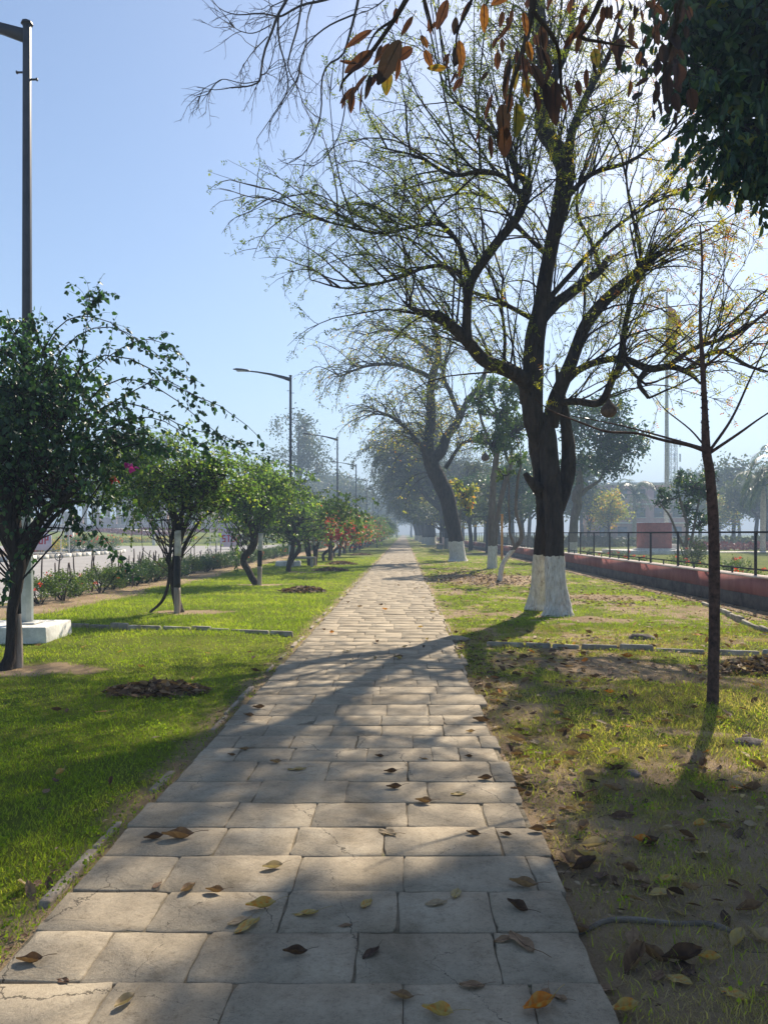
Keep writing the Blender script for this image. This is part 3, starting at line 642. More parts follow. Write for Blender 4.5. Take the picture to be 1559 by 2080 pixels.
L1([(1163, 545), (1140, 420), (1112, 280), (1110, 165)], [0.035, 0.03, 0.02, 0.008], 13.4, 13.3, 6, 27, .4)
L1([(720, 860), (725, 760), (715, 660), (718, 570)], [0.035, 0.03, 0.025, 0.015], 14, 13.8, 6, 28, .6)
# a burl and the swollen crotch at the back
limb(T1, [W(1118, 1085, 14.2), W(1132, 1040, 14.25), W(1147, 990, 14.35), W(1154, 935, 14.4), W(1150, 870, 14.4), W(1138, 800, 14.35), W(1128, 740, 14.3)], [.08, .11, .13, .13, .11, .08, .02], 12, 5, 0, .18, 30)
limb(T1, [W(1095, 995, 14.2), W(1075, 975, 14.1), W(1066, 962, 14.05)], [.12, .07, .05], 8, 3, 0, .1, 31)
T1.build('trunk', M['bark_white'], root, org, smooth=True)

# long whippy shoots, their side twigs and the fine leaflets
SP = []; SD_ = []; 
axis = np.array([2.9, 14.2])
for S, r, wgt in limbs:
    n = int(len(S)*.5*wgt*(1.2 if len(S) > 20 else 1.6))
    idx = rg.integers(int(len(S)*.15), len(S), n); P0 = S[idx]
    out = P0[:, :2]-axis; out = np.c_[out, np.zeros(n)]
    tgd = norm(np.gradient(S, axis=0))[idx]
    SP.append(P0); SD_.append(norm(norm(out+1e-6)*.75+rg.normal(size=(n, 3))*.55+tgd*.5+[0, 0, .75]))
SP = np.vstack(SP); SD_ = np.vstack(SD_)
nS = len(SP)
Ls = rg.uniform(1.0, 2.9, nS)
shoots = grow(SP, SD_, Ls, 12, rg.uniform(-.12, .4, nS), .085, rg)
ok = (shoots[:, -1, 2] > 3.6) & (np.abs(shoots[:, -1, 0]-2.4) < 5.3)
shoots = shoots[ok]
# shoots that stand straight up inside the crown (pollard regrowth)
up0 = np.vstack([S[rg.integers(3, len(S), 4)] for S, r, w_ in limbs[:8]])
ups = grow(up0, np.c_[rg.normal(size=(len(up0), 2))*.22, np.ones(len(up0))], rg.uniform(1.5, 3.6, len(up0)), 10, -.02, .05, rg)
tw = side_twigs(shoots, 6, .35, 1.15, 7, rg, .12, .12, .12, .85, .1)
tw2 = side_twigs(ups, 3, .3, 1.0, 7, rg, .2, .12, .3)
tw3 = side_twigs(tw[rg.random(len(tw)) < .4], 2, .2, .5, 4, rg, .2, .15, .3)
tb = MB()
tubes(tb, shoots, taper(shoots, rg.uniform(.012, .022, len(shoots)), .003), 4)
tubes(tb, ups, taper(ups, .02, .005), 4)
tubes(tb, tw, taper(tw, .0065, .0025), 3); tubes(tb, tw2, taper(tw2, .0065, .0025), 3); tubes(tb, tw3, taper(tw3, .004, .002), 3)
# bare twiggy boughs hanging into the upper left of the view
c4 = lambda p: Z(p, 3.8975, 400, 0)
bare = []
for pts, r0, Y0 in [
    ([(760, -260), (735, -90), (710, 0), (640, 120), (590, 260), (530, 420), (503, 600), (488, 650), (400, 685), (290, 690), (150, 712), (0, 690)], .030, 11.0),
    ([(1500, -260), (1250, -90), (1010, 0), (830, 40), (700, 112), (640, 130), (500, 105), (330, 118), (200, 80), (110, 0)], .028, 11.3),
    ([(860, -200), (830, 0), (800, 200), (742, 400), (722, 540), (800, 700), (850, 830), (955, 940)], .02, 11.2),
    ([(640, 120), (650, 330), (700, 520), (715, 720), (610, 900), (480, 1090)], .018, 11.0),
    ([(1300, -220), (1275, 0), (1240, 150), (1200, 300), (1150, 440), (1035, 515), (985, 650), (982, 900), (910, 1110), (840, 1220), (720, 1295), (640, 1255)], .026, 11.5),
    ([(1240, 115), (1040, 205), (880, 340), (830, 450), (800, 620), (720, 760), (600, 930), (550, 1025)], .016, 11.5),
    ([(1165, 440), (1150, 700), (1172, 830), (1130, 1050), (1060, 1190), (950, 1300), (840, 1312)], .014, 11.5),
    ([(1000, -150), (910, 30), (870, 180), (862, 330), (808, 530), (760, 640)], .015, 11.4),
    ([(700, 0), (600, 45), (575, 40), (565, -60)], .01, 11.0),
    ([(590, 195), (450, 262), (330, 240), (255, 175)], .009, 11.0),
    ([(560, 290), (470, 380), (400, 470), (340, 570)], .01, 11.0),
    ([(500, 640), (360, 660), (190, 628), (90, 740), (0, 765)], .009, 11.0),
    ([(500, 600), (560, 560), (610, 400), (640, 180)], .012, 11.0),
    ([(1700, -300), (1560, -80), (1400, 60), (1250, 120)], .02, 11.6)]:
    P = W3(c4(pts), Y0, Y0-.5); P = [np.array(p) for p in P]
    P = spline(P, 4); ns_ = 24; t = np.linspace(0, len(P)-1, ns_); i = np.minimum(t.astype(int), len(P)-2)
    P = P[i]*(1-(t-i))[:, None]+P[i+1]*(t-i)[:, None]; bare.append((P, r0))
BP = np.stack([b_[0] for b_ in bare]); tubes(tb, BP, taper(BP, np.array([b_[1] for b_ in bare])*.9, .004), 6)
bt = side_twigs(BP, 9, .35, 1.1, 8, rg, .12, .14, .2, .8, -.25); tubes(tb, bt, taper(bt, .006, .002), 3)
bt2 = side_twigs(bt, 3, .1, .35, 4, rg, .1, .2, .3, .9, 0); tubes(tb, bt2, taper(bt2, .0035, .0015), 3)
for pts, r, Y0, Y1 in [([(1095, -60), (1020, -180), (900, -220), (790, -190), (725, -60)], [.09, .08, .06, .045, .03], 13.7, 11.6), ([(1100, -200), (950, -250), (760, -200), (600, -90), (595, -60)], [.07, .06, .045, .035, .028], 13.6, 11.0)]:
    limb(tb, W3(pts, Y0, Y1), r, 7, 5)
tb.build('branch', M['twig'], root, org)
lb = MB()
for P, m_, off in ((tw, 6, .02), (tw2, 5, .02), (tw3, 4, .015), (shoots, 9, .02)):
    A, tg = leaf_on(P, m_, rg, .25, off)
    keep = rg.random(len(A)) < (.25+.75*fbm(A[:, 0]*1.1, A[:, 2]*1.1+A[:, 1], 5, 2))*.8
    A = A[keep]; tg = tg[keep]
    # every sprig is a little pinnate leaf of six leaflets
    ax = norm(tg*.5+rg.normal(size=A.shape)*.8+[0, 0, -.3]); sd = norm(np.cross(ax, rg.normal(size=A.shape)))
    ln = rg.uniform(.06, .125, len(A)); ti = np.clip(.45+.28*(A[:, 0]-2.6)/3+rg.normal(size=len(A))*.22, 0, 1)
    for q in range(3):
        for s_ in (-1, 1):
            leaves(lb, A+ax*(ln*(.2+.35*q))[:, None], norm(sd*s_+ax*.5), ln*.48, ln*.2, 'small', 0, ti, rg=rg)
lb.build('foliage', M['leaf_siris'], root, org)

# hanging nests
def nest(p, h, s, label):
    r_ = thing('hanging_nest', p, label, 'nest', 'round nests hanging from the limewashed trees')
    mb = MB(); limb(mb, [(0, 0, 0), (0, 0, .02*s), (0, 0, .1*s), (0, 0, .2*s), (0, 0, .3*s), (0, 0, .38*s)], [.02*s, .1*s, .16*s, .15*s, .07*s, .02*s], 10, 4, 0, .1); mb.build('nest_body', M['stick'], r_, smooth=True)
    mb = MB(); P = np.array([[[0, 0, .36*s], [.01, 0, .36*s+h*.5], [0, 0, .36*s+h]]]); tubes(mb, P, np.full((1, 3), .012), 4); mb.build('string', M['stick'], r_)
nest(W(1236, 848, 13.4), .55, .85, 'dark round nest hanging on a string below the right limb of the nearest big tree')
nest(W(985, 937, 31), .6, 1.0, 'small dark nest hanging among the green leaves beside the slender pair of trunks')

# ================================================================ second leaning tree and the generic row behind it
def skeleton_tree(name, org, polys, label, cat='tree', group=None, seed=0, shoot_n=220, sl=(1.2, 3.0), leafm='leaf_siris', leaf_k=5, leaf_s=.09, barkm='bark_white', twig_m=5, sides=12, tw_len=(.5, 1.4), fat=1.0, up=.6, minz=2.6):
    rg = np.random.default_rng(seed); org = np.array(org, float)
    r_ = thing(name, org, label, cat, group); tm = MB(); Ss = []
    for i, (P, R) in enumerate(polys):
        P = [np.array(p) for p in P]
        Ss.append(limb(tm, P, R, sides if max(R) > .12 else 7, 5, 0, .1, seed+i))
    tm.build('trunk', M[barkm], r_, org, smooth=True)
    P0 = np.vstack([S[int(len(S)*.3):] for S in Ss[1:]]+[Ss[0][int(len(Ss[0])*.6):]])
    T0 = np.vstack([norm(np.gradient(S, axis=0))[int(len(S)*.3):] for S in Ss[1:]]+[norm(np.gradient(Ss[0], axis=0))[int(len(Ss[0])*.6):]])
    i = rg.integers(0, len(P0), shoot_n); A = P0[i]; o_ = np.c_[A[:, :2]-org[:2], np.zeros(len(A))]
    D = norm(norm(o_)*.7+T0[i]*.6+rg.normal(size=A.shape)*.6+[0, 0, up])
    sh = grow(A, D, rg.uniform(*sl, shoot_n), 9, rg.uniform(.2, .7, shoot_n), .1, rg); sh = sh[sh[:, -1, 2] > minz]
    t1 = side_twigs(sh, twig_m, *tw_len, 5, rg, .4, .15)
    mb = MB(); tubes(mb, sh, taper(sh, .028*fat, .006), 4); tubes(mb, t1, taper(t1, .01*fat, .004), 3); mb.build('branch', M['twig'], r_, org)
    A, tg = leaf_on(t1, leaf_k, rg, .2, .05); B, tg2 = leaf_on(sh, leaf_k, rg, .3, .08); A = np.vstack([A, B]); tg = np.vstack([tg, tg2])
    kp = rg.random(len(A)) < (.2+1.0*fbm(A[:, 0]*.7, A[:, 2]*.7, seed, 2)); A = A[kp]; tg = tg[kp]
    mb = MB(); leaves(mb, A, norm(tg*.4+rg.normal(size=A.shape)+[0, 0, -.4]), rg.uniform(.7, 1.3, len(A))*leaf_s, rg.uniform(.35, .6, len(A))*leaf_s, 'small', 0, rg=rg)
    mb.build('foliage', M[leafm], r_, org)
    return r_
c39 = lambda p: Z(p, 3.8975, 780, 800)
Y2 = 40.6
P = W3(c39([(580, 1345), (580, 1318), (575, 1250), (560, 1130), (535, 1010), (510, 880), (480, 780), (420, 660), (365, 540), (345, 430), (360, 300), (372, 150), (365, 0)]), Y2)
A_ = (P, [.75, .5, .42, .4, .4, .42, .42, .42, .38, .34, .28, .26, .22])
px = lambda pts, Y0=Y2, Y1=None: W3(pts, Y0, Y1)
br = [A_,
  (px([(872, 810), (878, 760), (890, 720), (880, 660), (850, 610)]), [.22, .2, .16, .1, .05]),
  (px(c39([(390, 520), (450, 450), (500, 330), (560, 250), (600, 180), (650, 60)]), Y2, 42), [.3, .3, .25, .22, .2, .12]),
  (px([(878, 770), (850, 755), (800, 740), (740, 745), (690, 765)], Y2, 39), [.14, .12, .09, .06, .03]),
  (px([(880, 720), (840, 690), (790, 670), (740, 680)], Y2, 42), [.12, .1, .07, .03]),
  (px([(946, 815), (975, 780), (990, 720), (960, 650)], 42, 43), [.16, .14, .1, .05]),
  (px([(935, 850), (915, 800), (900, 760), (915, 700)], 41, 39), [.14, .12, .1, .05]),
  (px([(885, 960), (850, 900), (800, 850), (760, 840)], Y2, 38), [.14, .12, .08, .03]),
  (px([(905, 950), (940, 900), (980, 900)], Y2, 38.5), [.12, .09, .05])]
skeleton_tree('siris_tree', G(928, 1140), br, 'tall dark leaning tree, second along the path, with flared limewashed foot', 'tree', 'limewashed shade trees right of the path', 21, 330, (1.2, 3.6), leaf_k=6, leaf_s=.12, twig_m=6)

def lean_polys(rg, lean=-1.0, h=9.0, r=.38):
    x = 0; tr = [(0.15, 0, -.15), (.05, 0, .1), (0, 0, 1.1), (lean*.25, .1, 2.4), (lean*.7, 0, 3.8), (lean*1.2, -.1, 5.0)]
    top = np.array(tr[-1]); pol = [(tr, [r*1.5, r*1.2, r, r*.95, r*.85, r*.7])]
    for i in range(7):
        a = rg.uniform(-1, 1)*1.3+(math.pi if i % 3 else 0); s0 = np.array(tr[rg.integers(3, 6)], float)
        ln = rg.uniform(2.2, 4.6); e = s0+[math.cos(a)*ln*.7, math.sin(a)*ln*.8, rg.uniform(.6, 1)*ln]
        mid = (s0+e)/2+[0, 0, -.3]+rg.normal(size=3)*.35
        pol.append(([s0, mid, e, e+[math.cos(a)*1.2, math.sin(a), rg.uniform(.2, 1.3)]], [r*.55, r*.4, r*.26, r*.1]))
    return pol
gl = 'limewashed shade trees right of the path'
protos = []
for v in range(3):
    rgv = np.random.default_rng(50+v)
    protos.append(skeleton_tree('siris_tree', (0, 0, 0), lean_polys(rgv, -1.1-.3*v), 'x', 'tree', gl, 60+v, 260, (1.2, 3.6), leaf_k=10, leaf_s=.17, twig_m=6, sides=9, fat=1.2, up=.35, minz=2.8, leafm='leaf_far', barkm='bark_row'))
row = [(4.3, 73, 1, 'limewashed tree just behind the stone bench'), (3.3, 95.5, 0, 'leaning limewashed tree, third behind the bench'), (3.7, 101, 2, 'dark leaning tree at the near end of the far limewashed cluster'), (3.0, 107, 1, 'thin leaning tree in the middle of the far limewashed cluster'),
       (3.9, 117, 0, 'tree past the far limewashed cluster, its foot half hidden'), (2.9, 128, 2, 'distant limewashed tree where the path narrows'), (3.2, 141, 1, 'hazy limewashed tree far down the path'), (2.8, 158, 0, 'very hazy limewashed tree near the end of the row'), (3.0, 178, 2, 'last tree of the limewashed row in the haze'), (3.1, 60, 2, '')]
used = set()
for x, y, v, lab in row[:-1]:
    q_ = rg.uniform(1.2, 1.45); sc_ = (q_, q_, rg.uniform(1.35, 1.6))
    if v not in used:
        o_ = protos[v]; used.add(v); o_.location = (x, y, 0); o_['label'] = lab; o_.rotation_euler.z = rg.uniform(-.5, .5); o_.scale = sc_
    else: copy_thing(protos[v], (x, y, 0), rg.uniform(-.5, .5), lab, sc_)

# ================================================================ slender pair, crooked sapling, yellow sapling
def cloud_tree(name, org, polys, lobes, n_leaf, leaf_s, label, seed, leafm='leaf_green', barkm='bark_grey', cat='tree', group=None, kind='oval', twigs=160, asp=.42, hang=.5, clump=.35, sides=9, tint=None):
    """trunk and limbs given, leaves in uneven clumps spread through lobes (cx,cy,cz,rx,ry,rz)"""
    rg = np.random.default_rng(seed); org = np.array(org, float)
    r_ = thing(name, org, label, cat, group); tm = MB(); 
    for i, (P, R) in enumerate(polys): limb(tm, [np.array(p) for p in P], R, sides, 5, 0, .08, seed+i)
    tm.build('trunk', M[barkm], r_, org, smooth=True)
    LB = np.array(lobes, float); vol = LB[:, 3]*LB[:, 4]*LB[:, 5]
    nc = max(8, int(n_leaf/22)); vw = vol**.62; li = rg.choice(len(LB), nc, p=vw/vw.sum())
    d = norm(rg.normal(size=(nc, 3)))*(rg.random(nc)**.42)[:, None]; C = LB[li, :3]+d*LB[li, 3:]
    C += rg.normal(size=C.shape)*.12*LB[li, 3:]
    # twigs from the lobe hearts to the clumps
    k_ = min(twigs, nc); A = LB[li[:k_], :3]+[0, 0, -.35]*LB[li[:k_], 5:6]; E = C[:k_]; mid = (A+E)/2+rg.normal(size=A.shape)*.12
    tw_ = np.stack([A, (A+mid)/2+[0, 0, .02], mid, (mid+E)/2, E], 1)
    if k_: mb = MB(); tubes(mb, tw_, taper(tw_, leaf_s*.22, leaf_s*.06), 4); mb.build('branch', M['twig'], r_, org)
    ci = rg.integers(0, nc, n_leaf); sz = LB[li, 3:].mean(1)[ci]
    X_ = C[ci]+rg.normal(size=(n_leaf, 3))*(clump*np.minimum(sz, 1.6)*.45)[:, None]
    D = norm(rg.normal(size=X_.shape)+[0, 0, -hang]); s_ = rg.uniform(.65, 1.25, n_leaf)*leaf_s
    ti = np.clip(rg.random(n_leaf)*.7+(rg.random(nc)[ci])*.4-.05, 0, 1) if tint is None else np.clip(tint+rg.normal(size=n_leaf)*.2, 0, 1)
    mb = MB(); leaves(mb, X_, D, s_, s_*asp, kind, 0, ti, rg=rg); mb.build('foliage', M[leafm], r_, org)
    return r_
Ys = 32.0
pol = [(W3(c39([(850, 1405), (850, 1380), (850, 1250), (848, 1050), (852, 900), (862, 700), (885, 520), (900, 350), (880, 200)]), Ys), [.26, .2, .17, .15, .145, .14, .12, .08, .03]),
       (W3(c39([(874, 1390), (872, 1300), (882, 1120), (900, 950), (945, 740), (1000, 560), (1010, 400)]), Ys+.4), [.12, .11, .1, .1, .1, .09, .03]),
       (W3(c39([(890, 500), (820, 350), (760, 180), (740, 60)]), Ys), [.08, .07, .05, .03]), (W3(c39([(1000, 560), (960, 480), (940, 300), (980, 150)]), Ys), [.06, .05, .04, .03])]
def lob(x, y, Y, rx, rz, ry=None): c = W(x, y, Y); return (c[0], c[1], c[2], rx, ry or rx, rz)
cloud_tree('slender_tree', G(998, 1156), pol, [lob(1010, 830, 32, .9, 1.0), lob(1000, 900, 31.5, .9, .6), lob(1045, 870, 32.5, .7, .7), lob(975, 800, 32, .6, .8), lob(1030, 780, 32, .7, .5)], 2600, .19, 'slender pair of limewashed trunks with a dense green crown', 31, 'leaf_green', 'bark_grey', hang=.8, kind='fold')
Yc = 23.6; cr = lambda p: W3(c39(p), Yc)
pol = [(cr([(905, 1500), (912, 1480), (930, 1370), (965, 1300), (1010, 1245), (1050, 1195), (1082, 1150), (1078, 1080), (1060, 1000), (1042, 920), (1048, 760), (1060, 650), (1082, 560), (1075, 440)]), [.12, .085, .075, .07, .07, .07, .065, .055, .05, .048, .045, .04, .03, .015]),
       (cr([(1030, 1215), (1010, 1150), (990, 1100), (992, 1000), (985, 900), (985, 700), (960, 560)]), [.04, .045, .035, .03, .028, .02, .01])]
cloud_tree('crooked_sapling', G(1013, 1182), pol, [lob(1055, 925, 23.6, .45, .35), lob(1020, 960, 23.6, .3, .3)], 160, .15, 'thin crooked forked sapling beside the leaf litter, limewashed foot', 32, 'leaf_green', 'bark_grey', twigs=20)
pol = [(W3([(934, 1112), (935, 1090), (930, 1050), (928, 1000), (925, 965)], 44), [.07, .06, .05, .04, .02])]
cloud_tree('yellowing_sapling', (G(934, 1118)[0]*44/66.8, 44, 0), [([(3.2, 44, -.05), (3.2, 44, 1.2), (3.25, 44, 3), (3.3, 44, 4.6)], [.07, .06, .04, .02])],
           [lob(945, 1000, 44, .8, .9), lob(950, 1030, 43.6, .6, .5), lob(925, 985, 44, .5, .5)], 520, .24, 'young tree with bright yellow and orange leaves behind the leaning trunk', 33, 'leaf_yellow', 'bark_grey', hang=.7, kind='fold', asp=.5)
# dark leafy tree standing inside the railing
Yr = 45.0; c34 = lambda p: Z(p, 3.396, 1100, 860)
pol = [(W3(c34([(205, 960), (208, 880), (215, 760), (225, 650), (245, 560), (235, 500), (260, 420), (250, 300)]), Yr), [.36, .3, .27, .25, .26, .28, .22, .15]),
       (W3(c34([(240, 520), (300, 460), (360, 420), (400, 390), (420, 340)]), Yr), [.15, .13, .1, .08, .05])]
cloud_tree('broadleaf_tree', (W(1163, 1135, Yr)[0], Yr, 0), pol, [lob(1215, 880, Yr, 2.0, 1.5), lob(1270, 900, Yr, 1.5, 1.2), lob(1225, 940, Yr, 1.9, .9), lob(1180, 850, Yr, 1.7, 1.3), lob(1240, 820, Yr+.5, 1.3, .9), lob(1160, 950, Yr+.6, 1.0, 1.1)],
           7000, .24, 'dark round-crowned tree with limewashed foot inside the railing, behind the big trunk', 34, 'leaf_dark', 'bark_grey', twigs=120, kind='fold')
pol = [(W3(c34([(1000, 960), (990, 860), (1000, 700), (960, 560), (930, 420)]), 30), [.08, .07, .06, .05, .02]), (W3(c34([(1000, 900), (930, 760), (880, 640), (800, 540)]), 30), [.06, .05, .04, .02]), (W3(c34([(1010, 900), (1050, 700), (1080, 540), (1120, 400)]), 30), [.06, .05, .04, .02])]
cloud_tree('frangipani_shrub', (W(1395, 1161, 30)[0], 30, 0), pol, [lob(1400, 985, 30, .8, .5), lob(1350, 1010, 30, .5, .35), lob(1430, 1000, 30, .5, .6), lob(1395, 1030, 30, .6, .4), lob(1420, 1060, 30, .5, .4), lob(1380, 970, 30.3, .4, .3), lob(1445, 975, 30, .35, .25)],
           1900, .15, 'tall open shrub with leathery leaves behind the railing beside the flagpole', 35, 'leaf_dark', 'bark_grey', cat='shrub', hang=-.2, kind='fold')

# ================================================================ thorny thin tree in front on the right
rg = np.random.default_rng(71)
Yt = 6.74; org = G(1445, 1430)
r_ = thing('thorny_tree', org, 'thin straight thorny leafless tree with whorls of bare branches, at the right', 'tree')
tm = MB()
trunk = W3([(1445, 1447), (1446, 1425), (1449, 1300), (1450, 1150), (1447, 1050), (1440, 960), (1433, 915), (1430, 830), (1426, 745), (1421, 640), (1425, 540), (1421, 458)], Yt, Yt-.1)
St = limb(tm, trunk, [.066, .054, .05, .048, .046, .04, .037, .026, .022, .013, .010, .006], 10, 8, 0, .12, 3)
hubs = []
for pts, r0, dY in [([(1435, 918), (1400, 905), (1350, 895), (1290, 880), (1230, 876), (1170, 855), (1120, 835), (1085, 810)], .02, -.9), ([(1432, 912), (1380, 897), (1320, 880), (1250, 862), (1160, 845)], .016, .5),
        ([(1437, 920), (1485, 850), (1522, 770), (1548, 715), (1600, 600)], .017, .3), ([(1438, 922), (1500, 880), (1545, 848), (1620, 800)], .018, -.4), ([(1433, 910), (1400, 872), (1350, 832), (1330, 806)], .012, .5),
        ([(1426, 745), (1390, 725), (1340, 695), (1295, 662), (1255, 640)], .013, .4), ([(1427, 748), (1470, 712), (1520, 665), (1600, 600)], .014, -.3), ([(1426, 742), (1421, 700), (1419, 662)], .011, .1), ([(1426, 740), (1480, 735), (1560, 760)], .010, .5),
        ([(1425, 742), (1360, 720), (1300, 700)], .009, -.5)]:
    P = W3(pts, Yt-.05, Yt+dY); S = limb(tm, P, np.linspace(r0*.85, .0035, len(P)), 6, 5, 0, .1, int(r0*999)); hubs.append(S)
# conical prickles
mbp = MB()
for S, cnt, rr, s_ in [(St[:60], 620, .05, 1.0), (St[55:], 120, .02, .6)]+[(h_, 24, .012, .5) for h_ in hubs[:4]]:
    i = rg.integers(0, len(S)-1, cnt); A = S[i]+(S[i+1]-S[i])*rg.random(cnt)[:, None]
    a = rg.random(cnt)*2*np.pi; d = np.stack([np.cos(a), np.sin(a), rg.normal(size=cnt)*.3], 1)
    zf = np.clip(1-A[:, 2]/5.5, .3, 1)[:, None]
    B = A+d*rr*.85*zf; Pn = np.stack([B, B+d*.014*s_*rg.uniform(.6, 1.3, cnt)[:, None]], 1)
    tubes(mbp, Pn, np.tile([.010*s_, .0012], (cnt, 1)), 4)
M['bark_thorn'] = rough_mat('reddish thorny bark', (.035, .024, .02), (.12, .075, .06), 22, bump=.8, bscale=60, dist=.01)
tm.build('trunk', M['bark_thorn'], r_, org, smooth=True); mbp.build('thorn', M['bark_thorn'], r_, org)['kind'] = 'stuff'

# ================================================================ overhanging trees: dense green one and the brown leaved one
rg = np.random.default_rng(81)
org = np.array([7.6, 12.4, 0])
lobes = []
def lobw(x, y, Y, r, rz=None): c = W(x, y, Y); lobes.append((c[0], c[1], c[2], r, r, rz or r))
lobw(1500, 60, 10.0, .8); lobw(1570, 150, 10.2, .85); lobw(1450, 25, 10.0, .5); lobw(1530, 250, 9.6, .5); lobw(1575, 330, 9.4, .4); lobw(1500, 345, 9.2, .24, .2); lobw(1460, 130, 9.6, .4)
lobw(1475, 200, 9.3, .26); lobw(1540, 375, 9.2, .17, .14); lobw(1385, 165, 9.2, .16, .16); lobw(1420, 205, 9.3, .15, .15)
def shade_lobe(gx, gy, z, r, rz=None): lobes.append((gx+z*.461, gy+z*1.011, z, r, r, rz or r*.7))  # crown lobes added to shade chosen ground spots, many of them out of view
for q in [(.5, 1.6, 9.8, .8), (1.2, 2.2, 9.2, .5), (2.1, 2.9, 8.9, .45), (2.6, 3.7, 8.8, .55), (3.3, 3.0, 8.6, .9), (.0, .8, 9.6, 1.0), (1.6, 1.2, 9.8, 1.2), (3.4, 4.4, 8.0, .5), (2.0, 4.5, 9, .28), (3.0, 1.5, 8.5, 1.3), (.35, 2.45, 11.9, .6), (.0, 2.6, 12.0, .5), (.5, 2.8, 12.1, .5), (.95, 2.75, 11.8, .55), (-.2, 2.2, 12.1, .5), (-.1, 2.4, 12.3, .5), (.2, 3.0, 12.2, .3), (.7, 2.3, 12.3, .6),  (1.35, 4.1, 9.3, .36), (1.7, 3.6, 9.5, .5), (2.1, 4.1, 9.4, .45),  (2.6, 4.3, 9.5, .45), (.3, 1.9, 11.6, .7), (.9, 2.2, 9.2, .6), (.8, 2.0, 9.6, .8), (.1, 2.1, 9.0, .5), (2.2, 2.2, 9.4, .6), (2.9, 3.6, 9.2, .5), (3.9, 5.4, 8.2, .4)]: shade_lobe(*q)
pol = [([(7.9, 12.4, -.15), (7.7, 12.4, .1), (7.6, 12.4, 2), (7.7, 12.5, 4.5), (7.5, 12.4, 6.5), (7.4, 12, 8.6)], [.5, .36, .3, .27, .24, .12]), ([(7.6, 12.4, 5), (6.6, 11.6, 6.6), (5.6, 10.8, 7.4), (4.6, 10.1, 7.9)], [.17, .12, .08, .04]), ([(7.6, 12.3, 5.2), (8.3, 11.5, 7), (8.6, 11, 8.6)], [.15, .1, .05]), ([(7.5, 12.4, 6), (6.4, 12.4, 7.6), (5.6, 12.2, 8.6)], [.13, .09, .04]), ([(6.2, 11.3, 6.9), (5.2, 10.2, 6.6), (4.3, 9.5, 6.2)], [.07, .045, .02]), ([(7.4, 12, 8.2), (6.6, 13, 10), (5.9, 14, 11.6), (5.3, 14.6, 12.3)], [.12, .09, .06, .03])]
r_ = cloud_tree('overhanging_tree', org, pol, lobes, 20000, .175, 'dense dark green leafy tree reaching into the top right corner', 82, 'leaf_dark', 'bark_grey', kind='oval', hang=1.1, twigs=420, asp=.46, clump=.36)
# ragged hanging fringe along the visible edge
rf = np.random.default_rng(83); FP = []
for (x, y, Y, n_) in [(1400, 40, 9.6, 5), (1395, 120, 9.4, 7), (1380, 165, 9.2, 8), (1420, 190, 9.3, 9), (1450, 230, 9.3, 9), (1480, 260, 9.2, 9), (1450, 290, 9.1, 5), (1475, 330, 9.1, 9), (1500, 345, 9.2, 9), (1530, 350, 9.2, 9), (1555, 330, 9.3, 8), (1400, 90, 9.7, 5), (1350, 40, 9.8, 4), (1520, 300, 9.3, 9)]:
    FP.append(W(x, y, Y)+rf.normal(size=(n_, 3))*.13)
FP = np.vstack(FP); fr_ = grow(FP, np.c_[rf.normal(size=(len(FP), 2))*.8-[.4, 0], rf.uniform(-.6, .5, len(FP))], rf.uniform(.25, .55, len(FP)), 6, .7, .15, rf)
mb = MB(); tubes(mb, fr_, taper(fr_, .006, .002), 4); mb.build('branch', M['twig'], r_, org)
A, tg = leaf_on(fr_, 10, rf, .25, .02); mb = MB(); s_ = rf.uniform(.6, 1.2, len(A))*.15; leaves(mb, A, norm(tg*.5+rf.normal(size=A.shape)*.45+[0, 0, -.9]), s_, s_*.45, 'oval', 0, rf.random(len(A))**.7, rg=rf); mb.build('foliage', M['leaf_dark'], r_, org)
mb = MB(); Pr = [G(1157, 1905), G(1190, 1893), G(1230, 1874), G(1290, 1872), G(1370, 1880), G(1440, 1882), G(1500, 1905), G(1560, 1945), (2.2, 2.9, 0), (3.2, 4.4, .0), (5.2, 8.0, .02), (7.4, 12.0, .02)]
limb(mb, [np.array(p)+[0, 0, .006] for p in Pr], [.004, .008, .011, .014, .012, .015, .013, .012, .03, .05, .08, .14], 8, 5, 0, .1, 9)
mb.build('root', M['rootbark'], r_, org, smooth=True)

